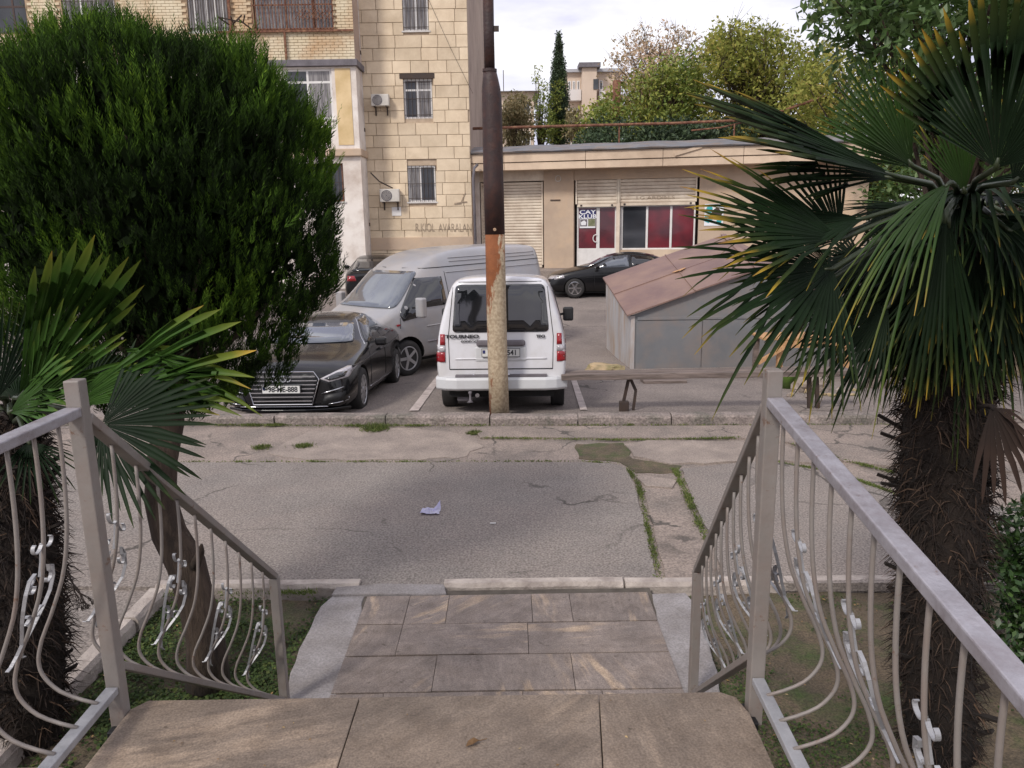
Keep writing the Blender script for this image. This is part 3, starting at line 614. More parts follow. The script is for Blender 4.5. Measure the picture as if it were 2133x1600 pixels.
# drainpipe and service pipes
dp = thing('drainpipe', (-5.0, 27.8, 0), 'pale drainpipe running down the corner between balcony bay and stone wall', 'drainpipe')
mb = MB(); mb.tube([(-5.02, 27.82, .2), (-5.02, 27.82, 12.4)], .06, 10); obj('pipe', mb, M_['pipe_white'], dp, smooth=True)
for zz in (2.4, 5.6, 8.1, 10.6): mb = MB(); mb.tube([(-5.02, 27.82, zz), (-5.02, 27.82, zz + .12)], .08, 10); obj('pipe_clip', mb, M_['iron_dark'], dp)
cb = MB(); a = Q(893, 0, 27.9); b = Q(985, 195, 27.9); cb.tube([a + (a - b) * .6, a, a.lerp(b, .5) - Vector((0, 0, .06)), b], .008, 4); tag(obj('cable', cb, M_['iron_dark']), 'thin dark cable hanging diagonally across the sandstone wall', 'cable')
def aircon(px0, px1, py0, py1, label):
    a = Q(px0, py0, 27.6); b = Q(px1, py1, 27.6); x0, x1, z1, z0 = a.x, b.x, a.z, b.z
    t = thing('air_conditioner', ((x0 + x1) / 2, 27.75, z0), label, 'air conditioner', 'air conditioners on the stone wall')
    mb = MB(); mb.box(x0, x1, 27.6, 27.9, z0 + .03, z1); obj('casing', mb, M_['ac_white'], t, bevel=.02)
    w = x1 - x0; hh = z1 - z0; M0 = Matrix.Translation((x0 + w * .36, 27.595, (z0 + z1) / 2 + .01)) @ Matrix.Rotation(R(90), 4, 'X')
    mb = MB(); mb.lathe([(hh * .40, 0), (hh * .40, .012), (hh * .36, .012), (hh * .36, .004)], 20, M0); obj('fan_grille', mb, M_['slab_grey'], t)
    mb = MB()
    for k in range(4): rr = hh * (.08 + .08 * k); mb.tube([M0 @ Vector((rr * math.cos(q * math.pi / 8), rr * math.sin(q * math.pi / 8), .016)) for q in range(17)], .006, 4, False)
    obj('fan_ring', mb, M_['ac_white'], t)
    mb = MB()
    for xx in (x0 + .1, x1 - .1): mb.box(xx - .02, xx + .02, 27.6, 27.95, z0 - .01, z0 + .028); mb.box(xx - .02, xx + .02, 27.9, 27.95, z0 - .25, z0 - .01)
    obj('bracket', mb, M_['iron_dark'], t)
aircon(772, 810, 196, 222, 'upper air conditioner unit on the stone wall beside the middle window')
aircon(790, 832, 394, 422, 'lower air conditioner unit on the stone wall beside the bottom window')
mb = MB(); mb.tube([Q(772, 360, 27.75), Q(790, 378, 27.75), Q(818, 392, 27.75)], .025, 6); tag(obj('hose', mb, M_['iron_dark']), 'grey hose running down to the lower air conditioner', 'hose')
# ---- balcony bay with brick and plaster, left
bay = thing('balcony_wing', (-9, 26.8, 0), 'yellow brick and plaster balcony wing with grilled balconies behind the round tree', 'building')
BX0, BX1, BY = -22.0, -4.97, 26.8
def fx(px, py=100): return Q(px, py, BY).x
def fz(px, py): return Q(px, py, BY).z
oh = [(-22.0, fx(55, 40), fz(20, 70), 10.2), (fx(130, 30), fx(240, 30), fz(200, 68), 10.6), (fx(392, 40), fx(480, 40), fz(440, 66), 10.8), (fx(527, 30), fx(694, 30), fz(610, 63), 10.8)]
zs0, zs1 = fz(650, 139), fz(650, 125)
mb = wall_with_holes(BX0, BX1 - .01, zs1, 12.4, BY + .04, BY + .25, oh); obj('wall', mb, M_['brick_joint'], bay)
# bricks, past the limit of parts: one mesh of real bricks
mb = MB(); g = random.Random(2); z = zs1 + .01; row = 0; HB = .088; LB = .262
while z < 11.2:
    x = BX0 + (LB / 2 if row % 2 else 0)
    if x < -18: x += LB * int((-18 - x) / LB)
    while x < BX1 - .02:
        x1_ = min(x + LB, BX1)
        if not any(o[0] < x1_ - .03 and o[1] > x + .03 and o[2] < z + HB - .01 and o[3] > z + .01 for o in oh):
            y_ = BY + g.uniform(0, .008); mb.add([(x + .007, y_, z + .007), (x1_ - .007, y_, z + .007), (x1_ - .007, y_, z + HB - .007), (x + .007, y_, z + HB - .007), (x, BY + .05, z), (x1_, BY + .05, z), (x1_, BY + .05, z + HB), (x, BY + .05, z + HB)], [(0, 1, 2, 3), (4, 5, 1, 0), (5, 6, 2, 1), (6, 7, 3, 2), (7, 4, 0, 3)])
        x += LB
    z += HB; row += 1
tag(obj('brickwork', mb, M_['brick'], bay), kind='stuff')
mb = MB(); mb.box(BX1 - .008, BX1, BY + .02, 28, zs1, 12.4); obj('side_wall', mb, M_['side_wall'], bay)
mb = MB(); mb.box(BX0, BX1 + .08, BY - .12, 28, zs0, zs1 - .004); obj('floor_slab', mb, M_['slab_grey'], bay, bevel=.015)
# storey below the slab
w2 = [(fx(590, 200), fx(693, 200), fz(640, 249), fz(640, 143))]
zl = fz(700, 310); zl2 = fz(700, 326)
obj('wall', wall_with_holes(BX0, BX1 - .01, zl, zs0 - .004, BY + .02, BY + .25, w2), M_['plaster_white'], bay)
mb = MB(); mb.box(fx(700, 200), fx(732, 200), BY - .0, BY + .018, zl + .12, zs0 - .06); obj('plaster_panel', mb, M_['plaster_yellow'], bay)
mb = MB(); mb.box(BX1 - .008, BX1, BY + .02, 28, -.2, zs0 - .004); obj('side_wall', mb, M_['plaster_white'], bay)
mb = MB(); mb.box(BX0, BX1 + .06, BY - .1, 28, zl2, zl - .004); obj('floor_slab', mb, M_['shop_plaster'], bay, bevel=.03)
w3 = [(fx(640, 400), fx(716, 400), fz(700, 420), fz(700, 340))]
obj('wall', wall_with_holes(BX0, BX1 - .01, -.2, zl2 - .004, BY + .05, BY + .25, w3), M_['plaster_white'], bay)
window(bay, *w2[0], BY + .03, [.05, .5, .97], [.74], curtains=['glass_dark', 'glass_dark', 'glass_curtain', 'glass_dark'], fw=.07)
window(bay, *w3[0], BY + .06, [.5], None, bars=8, frame=M_['rusty_iron'])
window(bay, *oh[0], BY + .05, [.8, .93], [.55], frame=M_['interior_brown'], sill=False)
window(bay, *oh[1], BY + .05, [.33, .66], None, pane='glass_curtain', bars=12)
window(bay, *oh[2], BY + .05, [.15, .42, .62, .8], None, pane='glass_curtain', bars=16)
wv = window(bay, *oh[3], BY + .05, [.4, .75], None, pane='glass_curtain', frame=M_['rusty_iron'], sill=False)
mb = MB(); x0, x1, z0, z1 = oh[3]   # ornate rusty grille
n = 24
for i in range(n + 1): xx = x0 + (x1 - x0) * i / n; mb.box(xx - .012, xx + .012, BY - .08, BY - .056, z0 + .02, z1)
for zz in (z0 + .03, z0 + .75, z0 + 1.15): mb.box(x0, x1, BY - .056, BY - .04, zz - .02, zz + .02)
for i in range(8):
    xx = x0 + (x1 - x0) * (.52 + i * .055); mb.beam((xx, BY - .09, z0 + .3), (xx + .28, BY - .09, z0 + .62), .016, .016); mb.beam((xx + .28, BY - .094, z0 + .3), (xx, BY - .094, z0 + .62), .016, .016)
obj('grille', mb, M_['rusty_iron'], wv)
mb = MB()
zr = fz(600, 64)
mb.box(fx(450, 64), BX1, BY - .1, BY - .04, zr - .06, zr); mb.box(fx(594, 100), fx(598, 100), BY - .1, BY - .04, zs1, zr - .062); mb.box(fx(476, 20), fx(481, 20), BY - .1, BY - .04, zr + .002, 11)
obj('iron_angle', mb, M_['rusty_iron'], bay)
# clothes drying arm
an = MB(); a0 = Q(528, 64, 26.7)
for (dx, dz, ex, ez) in ((0, 0, -.25, .2), (-.25, .2, -.9, .28), (-.25, .2, -.05, .32), (-.6, .14, -.15, .32), (-.55, .12, -.5, .3), (-.7, .14, -.9, .28)): an.beam((a0.x + dx, 26.5, a0.z + dz), (a0.x + ex, 26.1, a0.z + ez), .035, .035)
tag(obj('drying_rack', an, M_['iron_dark']), 'dark folding drying rack arm sticking out from the brick balcony', 'drying rack')
# ---- shop with roller shutters
SHO = Vector((-1.3, 29.0, 0)); SHU = Vector((9.4, -2.0, 0)).normalized(); SHN = Vector((SHU.y, -SHU.x, 0))   # outward, towards the camera
def sh(px, py, off=0.0):
    d = ray(px, py); o = SHO + SHN * off; t = o.dot(SHN) / d.dot(SHN); p = Vector((0, 0, CAMH)) + d * t
    return ((p - SHO).dot(SHU), p.z)
shop = thing('shop', SHO, 'low tea club shop with half open cream roller shutters, behind the black sedan', 'shop', rz=math.atan2(SHU.y, SHU.x))
# local frame: x along the front, y inwards (away from camera), z up
zf = .82
s_l = sh(1000, 372)[0]; s_p0 = sh(1131, 400)[0]; s_p1 = sh(1197, 400)[0]; s_m = sh(1288, 400)[0]; s_r = sh(1452, 400)[0]; s_e = 13.5
ztop = sh(1300, 352)[1] + .35; z_d = sh(1240, 432)[1]; z_w = sh(1400, 428)[1]; z_s0 = sh(1250, 374)[1]
def lobj(name, mb, m, parent=shop, **k): return obj(name, mb, m, parent, local=True, **k)
mb = MB(); mb.box(-.1, s_e, .55, 9, zf - .6, ztop + .2); lobj('building_body', mb, M_['interior_brown'])
mb = MB(); mb.box(s_p0 + .03, s_p1 - .03, -.02, .5, zf - .3, ztop); lobj('pier', mb, M_['shop_plaster'], bevel=.01)
mb = MB(); mb.box(-.1, s_l - .03, 0, .5, zf - .3, ztop); lobj('pier', mb, M_['plaster_white'])
mb = MB(); mb.box(s_r + .08, s_e, 0, .5, zf - .3, ztop); lobj('pier', mb, M_['shop_plaster'])
mb = MB(); mb.box(s_p1 - .03, s_r + .08, .03, .5, z_s0, ztop); lobj('lintel', mb, M_['shop_plaster'])
mb = MB(); mb.box(s_l - .03, s_p0 + .03, .03, .5, sh(1060, 378)[1], ztop); lobj('shutter_box', mb, M_['cream_metal'])
# shutters
def shutter(s0, s1, zb_, zt_, y=.12, pitch=.105):
    mb = MB(); z = zb_; k = 0; n = int((zt_ - zb_) / pitch); pitch = (zt_ - zb_) / n
    root = lobj('shutter', MB().box(s0 - .05, s0, y - .1, y + .02, zb_, zt_), M_['cream_metal'])
    b = MB().box(s1, s1 + .05, y - .1, y + .02, zb_, zt_); obj('guide_rail', b, M_['cream_metal'], root, local=True)
    for k in range(n):
        z0_ = zb_ + k * pitch; m_ = MB(); pr = [(y, z0_ + .004), (y - .022, z0_ + .012), (y - .03, z0_ + pitch * .5), (y - .022, z0_ + pitch - .012), (y, z0_ + pitch - .004), (y + .015, z0_ + pitch * .5)]
        m_.v = [(s0, a, b_) for a, b_ in pr] + [(s1, a, b_) for a, b_ in pr]; q = len(pr); m_.f = [tuple(range(q)), tuple(reversed(range(q, 2 * q)))] + [(i, (i + 1) % q, q + (i + 1) % q, q + i) for i in range(q)]
        obj('slat', m_, M_['cream_metal'], root, local=True)
    m_ = MB().box(s0, s1, y + .02, y + .03, zb_, zt_); obj('shade_gap', m_, M_['mortar'], root, local=True)
    m_ = MB().box(s0, s1, y - .045, y + .01, zb_ - .10, zb_ - .002); obj('bottom_bar', m_, M_['cream_metal'], root, local=True)
    for q_ in (s0 + .15, s1 - .15): m_ = MB().box(q_ - .035, q_ + .035, y - .06, y - .046, zb_ - .08, zb_ - .02); obj('lock', m_, M_['iron_dark'], root, local=True)
    return root
shutter(s_l + .06, s_p0 - .06, zf + .1, sh(1060, 380)[1])
shutter(s_p1 + .08, s_m - .07, z_d + .12, z_s0 - .002)
sr = shutter(s_m + .07, s_r - .05, z_w + .12, z_s0 - .002)
text('I.G.ARDIN.S', .2, M_['graffiti'], Matrix.Translation((sh(1365, 412)[0], .084, sh(1365, 412)[1])) @ Matrix.Rotation(R(90), 4, 'X'), sr, .001, fs=(1.3, .8))
mb = MB(); mb.box(s_m - .065, s_m + .065, .02, .2, zf, z_s0 - .004); lobj('post', mb, M_['cream_metal'], bevel=.008)
# door and glazing
z_b = sh(1240, 521)[1]
def glaz(s0, s1, z0, z1, panes, mts, parent=shop, name='window', y=.22):
    mb = MB(); f_ = .055; mb.box(s0, s0 + f_, y, y + .07, z0, z1); mb.box(s1 - f_, s1, y, y + .07, z0, z1); mb.box(s0 + f_, s1 - f_, y, y + .07, z0, z0 + f_); mb.box(s0 + f_, s1 - f_, y, y + .07, z1 - f_, z1)
    for p_ in panes: x = s0 + (s1 - s0) * p_; mb.box(x - f_ / 2 - .01, x + f_ / 2 + .01, y - .002, y + .072, z0 + f_, z1 - f_)
    w = lobj(name, mb, M_['frame_white'], parent); e = [0] + list(panes) + [1]
    for i in range(len(e) - 1): b = MB().box(s0 + (s1 - s0) * e[i] + .02, s0 + (s1 - s0) * e[i + 1] - .02, y + .03, y + .045, z0 + .02, z1 - .02); obj('pane', b, M_[mts[i]], w, local=True)
    return w
d = glaz(s_p1 + .06, s_p1 + .06 + (s_m - s_p1) * .49, z_b, z_d + .04, [], ['red_curtain'], name='door')
b = MB().box(s_p1 + .06, s_m - .07, .2, .3, zf, z_b - .003); lobj('panel', b, M_['frame_white'], shop)
glaz(s_p1 + .065 + (s_m - s_p1) * .49, s_m - .07, z_b, z_d + .04, [], ['red_curtain'])
glaz(s_m + .07, s_r - .02, z_b, z_w + .04, [.02, .36, .68], ['red_curtain', 'glass_dark', 'red_curtain', 'red_curtain'])
b = MB().box(s_m + .07, s_r + .08, .1, .5, zf - .3, z_b - .003); lobj('apron_wall', b, M_['shop_stone'], shop)
hs, hz = sh(1240, 497); pts = [(hs + .1 * math.cos(a), .18 - .05 * 0, hz + .13 * math.sin(a)) for a in [R(70 + 220 * k / 12) for k in range(13)]]
mb = MB().tube(pts, .018, 6); lobj('handle', mb, M_['frame_white'], d)
# poster on the door
q0 = sh(1206, 437); q1 = sh(1239, 475); x0, x1, z1, z0 = q0[0], q1[0], q0[1], q1[1]; W = x1 - x0; H = z1 - z0
po = lobj('poster', MB().box(x0, x1, .21, .218, z0, z1), M_['print_white'], shop)
obj('printed_field', MB().box(x0, x1, .205, .2095, z0 + H * .52, z1), M_['print_blue'], po, local=True)
obj('printed_photo', MB().box(x0 + .02, x0 + W * .48, .205, .2095, z0 + .06, z0 + H * .48), M_['slab_grey'], po, local=True)
obj('printed_photo', MB().box(x0 + W * .54, x1 - .01, .205, .2095, z0 + .06, z0 + H * .5), M_['print_green'], po, local=True)
mb = MB(); mb.prism([(x0 + .06, z0 + .1), (x0 + .22, z0 + .1), (x0 + .24, z0 + .2), (x0 + .17, z0 + .27), (x0 + .1, z0 + .24), (x0 + .04, z0 + .2)], -.003, 0, Matrix.Translation((0, .2045, 0)) @ Matrix.Rotation(R(90), 4, 'X')); obj('printed_teapot', mb, M_['print_white'], po, local=True)
MR = Matrix.Rotation(R(90), 4, 'X')
text('ÇAY', .26, M_['print_white'], Matrix.Translation((x0 + W * .5, .2035, z0 + H * .86)) @ MR, po, .0005, fs=(1.15, .75), bold=.006)
text('KLUB', .26, M_['print_white'], Matrix.Translation((x0 + W * .5, .2035, z0 + H * .62)) @ MR, po, .0005, fs=(1.05, .75), bold=.006)
q0 = sh(1468, 425, .01); q1 = sh(1506, 470, .01); x0, x1, z1, z0 = q0[0], q1[0], q0[1], q1[1]
po = lobj('poster', MB().box(x0, x1, -.02, -.012, z0, z1), M_['print_white'], shop)
for (a, b_, c, m_) in ((.2, .3, .16, 'print_teal'), (.25, .75, .14, 'print_teal'), (.62, .55, .2, 'iron_dark'), (.8, .2, .1, 'print_teal')):
    mb = MB(); n = 9; gq = random.Random(int(a * 100)); mb.prism([(x0 + (x1 - x0) * a + c * gq.uniform(.6, 1.1) * math.cos(k * 2 * math.pi / n), z0 + (z1 - z0) * b_ + c * gq.uniform(.5, 1.2) * math.sin(k * 2 * math.pi / n)) for k in range(n)], 0, .002, Matrix.Translation((0, -.023, 0)) @ MR); obj('printed_shape', mb, M_[m_], po, local=True)
mb = MB(); c_ = sh(1163, 372); mb.tube([(c_[0] + .1 * math.cos(k * math.pi / 8), -.04, c_[1] + .1 * math.sin(k * math.pi / 8)) for k in range(17)], .015, 5, False); lobj('wall_lamp', mb, M_['ac_white'], shop)
c_ = sh(1157, 417); lobj('wall_bracket', MB().box(c_[0] - .18, c_[0] + .18, -.05, -.022, c_[1] - .02, c_[1] + .02), M_['iron_dark'], shop)
# fascia of stone slabs and the sheet metal roof edge, proud of the wall
f0 = sh(990, 360, .9); zb1 = sh(1300, 348, .9)[1]; zb2 = sh(1300, 331, .9)[1]; zb3 = sh(1300, 312, .9)[1]; zb4 = sh(1300, 292, .9)[1]
xs = [-.35, 1.35, 4.2, 6.8, 9.4, 12.2, 13.6]
for i in range(len(xs) - 1):
    lobj('fascia_slab', MB().box(xs[i] + .006, xs[i + 1] - .006, -.86, -.3, zb1, zb2 - .02), M_['shop_stone'], shop, bevel=.01)
    lobj('fascia_slab', MB().box(xs[i] + .006, xs[i + 1] - .006, -.9, -.3, zb2, zb3), M_['shop_stone'], shop, bevel=.01)
lobj('soffit', MB().box(-.3, 13.55, -.299, .55, zb1 + .1, zb1 + .2), M_['shop_plaster'], shop)
mb = MB(); n = 60; g = random.Random(3)
for i in range(n + 1):
    x = -.5 + 14.2 * i / n; w_ = .012 * math.sin(i * .7) + g.uniform(-.006, .006)
    mb.v += [(x, -.97, zb3 + .004 + w_ * .3), (x, -1.0, zb3 + .05 + w_), (x, -.3, zb4 - .1 + w_), (x, 1.2, zb4 + .12 + w_), (x, 9, zb4 + .3)]
for i in range(n):
    for j in range(4): mb.f.append((i * 5 + j, i * 5 + 5 + j, i * 5 + 6 + j, i * 5 + 1 + j))
lobj('roof', mb, M_['roof_metal'], shop)
a = sh(1405, 322, .93); b_ = sh(1462, 305, .93); mb = MB().beam((a[0], -.93, a[1]), (b_[0], -.93, b_[1]), .04, .1); lobj('loose_trim', mb, M_['shop_stone'], shop)
sp_ = MB(); a = Q(988, 350, 27.7); sp_.tube([a + Vector((.1, .2, .12)), a, a + Vector((-.05, 0, -.35)), (a.x, 27.75, .2)], .05, 8); tag(obj('downpipe', sp_, M_['slab_grey'], smooth=True), 'dark grey downpipe between the stone wall and the shop', 'downpipe')
# gas pipe above the roof
gp = thing('gas_pipe', (4, 30.5, 5.3), 'rusty gas pipe running above the shop roof before the trees', 'pipe')
pp = [Q(985, 268, 29.5), Q(1050, 266, 29.7), Q(1200, 262, 30), Q(1400, 257, 30), Q(1560, 250, 30), Q(1640, 228, 30), Q(1720, 200, 30.2)]
obj('pipe', MB().tube(pp, .05, 8), M_['rusty_iron'], gp, smooth=True)
pp = [Q(1440, 272, 30.1), Q(1500, 266, 30.1), Q(1560, 252, 30.1)]; obj('pipe', MB().tube(pp, .03, 6), M_['rusty_iron'], gp, smooth=True)
for px in (1530, 1290): a = Q(px, 258, 30.05); obj('support', MB().tube([a, (a.x, a.y, 4.7)], .03, 6), M_['rusty_iron'], gp)
# chimney pipe behind
a = Q(1285, 168, 40); ch = MB().tube([(a.x, 40, a.z), (a.x, 40, 2)], .2, 12); tag(obj('chimney_stack', ch, M_['rusty_iron'], smooth=True), 'brown square topped stack standing before the autumn trees', 'chimney')
# ---- far buildings
mat('far_wall', (.62, .50, .40), (.54, .43, .34), scale=.3, rough=.95, world_space=True)
mat('far_white', (.66, .62, .6), (.6, .55, .52), scale=.3, rough=.95, world_space=True)
mat('far_roof', (.42, .42, .45), (.36, .36, .38), scale=.4, rough=.6, world_space=True)
fb = thing('far_apartment_building', (12, 95, 0), 'far beige apartment block with stair tower and white balconies behind the cypress', 'building')
a = Q(1178, 152, 95); b = Q(1292, 148, 95); t1 = Q(1212, 143, 94); t2 = Q(1242, 143, 94)
obj('wall', MB().box(a.x, b.x, 95, 105, 0, a.z), M_['far_wall'], fb)
obj('roof', MB().box(a.x - .3, b.x + .3, 94.5, 105.5, a.z, a.z + .35), M_['far_roof'], fb)
obj('stair_tower', MB().box(t1.x, t2.x, 93.4, 94.98, 0, t1.z), M_['far_wall'], fb); obj('tower_cap', MB().box(t1.x - .4, t2.x + .4, 93, 95.5, t1.z, t1.z + .5), M_['slab_grey'], fb)
for k in range(5):
    zt = a.z - .9 - k * 2.95
    for (p0, p1) in ((1182, 1209), (1246, 1258)):
        x0 = Q(p0, 200, 95).x; x1 = Q(p1, 200, 95).x
        bal = obj('balcony', MB().box(x0, x1, 93.9, 94.98, zt - 2.3, zt - 1.1), M_['far_white'], fb)
        nn = 3 if p1 - p0 > 20 else 1
        for j in range(nn): w0 = x0 + (x1 - x0) * (j + .15) / nn; w1 = x0 + (x1 - x0) * (j + .8) / nn; f_ = obj('window', MB().box(w0, w1, 94.9, 94.985, zt - 1.05, zt), M_['frame_white'], fb); obj('pane', MB().box(w0 + .12, w1 - .12, 94.87, 94.895, zt - .95, zt - .1), M_['glass_dark'], f_)
    x0 = Q(1232, 200, 93.4).x; obj('window', MB().box(x0 + .2, x0 + .8, 93.3, 93.39, zt - 1.2, zt - .1), M_['glass_dark'], fb)
hb = thing('far_house', (-1, 80, 0), 'far low house with pale hipped metal roof left of the cypress', 'building')
x0 = Q(1030, 200, 80).x; x1 = Q(1112, 200, 80).x; z0 = Q(1070, 192, 80).z; zr = Q(1070, 176, 80).z
obj('wall', MB().box(x0, x1, 80, 90, 0, z0), M_['far_wall'], hb)
rf = MB(); rf.add([(x0 - .6, 79.3, z0), (x1 + .6, 79.3, z0), (x1 + .6, 90.6, z0), (x0 - .6, 90.6, z0), (x0 + 1.3, 85, zr + .2), (x1 - 1.6, 85, zr + .2)], [(0, 1, 5, 4), (1, 2, 5), (2, 3, 4, 5), (3, 0, 4), (3, 2, 1, 0)]); obj('roof', rf, M_['far_roof'], hb)
for k in range(3):
    for j in range(2): xx = x0 + (x1 - x0) * (.35 + .33 * j); zz = z0 - 1.5 - k * 2.9; f_ = obj('window', MB().box(xx, xx + .9, 79.9, 79.99, zz - .6, zz + .6), M_['frame_white'], hb); obj('pane', MB().box(xx + .1, xx + .8, 79.86, 79.895, zz - .5, zz + .5), M_['glass_dark'], f_)
obj('antenna', MB().tube([(x0 + .9, 82, z0), (x0 + .9, 82, z0 + 2.4)], .04, 5), M_['iron_dark'], hb)
# ================================================================ vehicles
mat('paint_white', (.66, .66, .69), (.62, .62, .65), scale=1.5, rough=.28, coat=.6, c3=(.5, .48, .46), scale3=1.4, amt3=.15)
mat('paint_silver', (.35, .35, .365), (.31, .305, .315), scale=1.5, rough=.36, metal=.25, coat=.4, c3=(.38, .34, .31), scale3=1.1, amt3=.3)
mat('paint_black', (.004, .004, .005), (.006, .006, .007), scale=1.5, rough=.2, spec=.35, coat=.3)
mat('paint_dark', (.006, .006, .007), (.004, .004, .005), scale=1.5, rough=.25, spec=.35, coat=.25)
mat('car_glass', (.008, .009, .011), (.014, .015, .018), scale=1.5, rough=.03, spec=.8, coat=.5)
mat('car_glass_pale', (.10, .115, .14), (.06, .07, .09), scale=1.2, rough=.05, spec=.9, coat=1.0)
mat('chrome', (.6, .6, .62), (.55, .55, .57), scale=3, rough=.2, metal=1.0)
mat('lamp_red', (.30, .006, .012), (.22, .004, .01), scale=10, rough=.15, coat=.8)
mat('lamp_clear', (.5, .48, .5), (.3, .28, .3), scale=20, rough=.12, coat=.8)
mat('alloy', (.45, .45, .46), (.4, .4, .41), scale=5, rough=.3, metal=.6)
mat('plate_white', (.62, .62, .6), (.58, .58, .56), scale=8, rough=.5)
mat('plate_ink', (.015, .015, .02), (.01, .01, .015), scale=8, rough=.5)
mat('wheel_well', (.008, .008, .008), (.012, .011, .01), scale=8, rough=.95)
mat('light_bumper', (.55, .56, .57), (.5, .5, .51), scale=3, rough=.45)
def ring(x, zb, w, zk, wk, zt, wt, cr=.02):
    """half section from the bottom centre to the roof centre"""
    return [(x, 0, zb), (x, w * .8, zb), (x, w * .97, zb + .05), (x, w, zb + (zk - zb) * .45), (x, wk, zk), (x, wk + (wt - wk) * .45, zk + (zt - zk) * .45), (x, wt + .0, zt - min(.08, (zt - zk) * .3)), (x, wt * .86, zt - .012), (x, wt * .45, zt + cr * .6), (x, 0, zt + cr)]
def loft(sts, levels=2, arches=(), well_r=.36, m=None, name='body', parent=None, hw=1.0):
    rs = []
    for s in sts:
        h_ = ring(*s); rs.append(h_ + [(x, -y, z) for (x, y, z) in reversed(h_[1:-1])])
    n = len(rs[0]); bm = bmesh.new(); vv = [[bm.verts.new(p) for p in r_] for r_ in rs]
    for i in range(len(rs) - 1):
        for k in range(n): bm.faces.new((vv[i][k], vv[i][(k + 1) % n], vv[i + 1][(k + 1) % n], vv[i + 1][k]))
    for e, rev in ((0, True), (-1, False)):
        c = Vector(); [c.__iadd__(v.co) for v in vv[e]]; c /= n
        inner = [bm.verts.new(c + (v.co - c) * .86) for v in vv[e]]
        for k in range(n): f = (vv[e][k], vv[e][(k + 1) % n], inner[(k + 1) % n], inner[k]); bm.faces.new(f if rev else tuple(reversed(f)))
        hn = (n) // 2
        for k in range(hn - 1 + 0):      # quads across the cap
            a, b = inner[k], inner[k + 1]; c_, d_ = inner[(n - k - 1) % n], inner[(n - k) % n]
            vs_ = []
            for v_ in (a, b, c_, d_):
                if v_ not in vs_: vs_.append(v_)
            if len(vs_) >= 3: bm.faces.new(vs_)
        vs_ = []
        for v_ in (inner[hn - 1], inner[hn], inner[hn + 1]): vs_.append(v_)
        try: bm.faces.new(vs_)
        except Exception: pass
    bmesh.ops.recalc_face_normals(bm, faces=bm.faces)
    me = bpy.data.meshes.new(name); bm.to_mesh(me); bm.free(); me.materials.append(m); me.shade_smooth()
    o = link(name, me); s = o.modifiers.new('s', 'SUBSURF'); s.levels = levels; s.render_levels = levels
    dg = bpy.context.evaluated_depsgraph_get(); plain = bpy.data.meshes.new_from_object(o.evaluated_get(dg))
    cutters = []
    if arches:
        cb = MB()
        for ax, az, r_ in arches:
            for sg in (-1, 1): cb.lathe([(r_, -.17), (r_, .17)], 28, Matrix.Translation((ax, sg * (hw - .1), az)) @ Matrix.Rotation(R(90), 4, 'X'))
        cm = cb.mesh('cut', MATS['wheel_well']); co = link('cut', cm); bo = o.modifiers.new('b', 'BOOLEAN'); bo.object = co; bo.operation = 'DIFFERENCE'; bo.solver = 'EXACT'
        try: bo.material_mode = 'TRANSFER'
        except Exception: pass
        dg = bpy.context.evaluated_depsgraph_get(); fin = bpy.data.meshes.new_from_object(o.evaluated_get(dg)); bpy.data.objects.remove(co)
    else: fin = plain
    o.modifiers.clear(); o.data = fin; fin.shade_smooth(); o.parent = parent
    try: fin.set_sharp_from_angle(angle=R(38))
    except Exception: pass
    bm = bmesh.new(); bm.from_mesh(plain); bvh = BVHTree.FromBMesh(bm); bm.free()
    return o, bvh
def rounded(poly, r=.04, n=4):
    out_ = []; N_ = len(poly)
    for i in range(N_):
        p = Vector(poly[i]); a = Vector(poly[i - 1]); b = Vector(poly[(i + 1) % N_]); da = (a - p); db = (b - p); ra = min(r, da.length * .45); rb = min(r, db.length * .45)
        pa_ = p + da.normalized() * ra; pb_ = p + db.normalized() * rb
        for k in range(n + 1): t = k / n; out_.append(tuple(pa_ * (1 - t) ** 2 + p * 2 * t * (1 - t) + pb_ * t * t))
    return out_
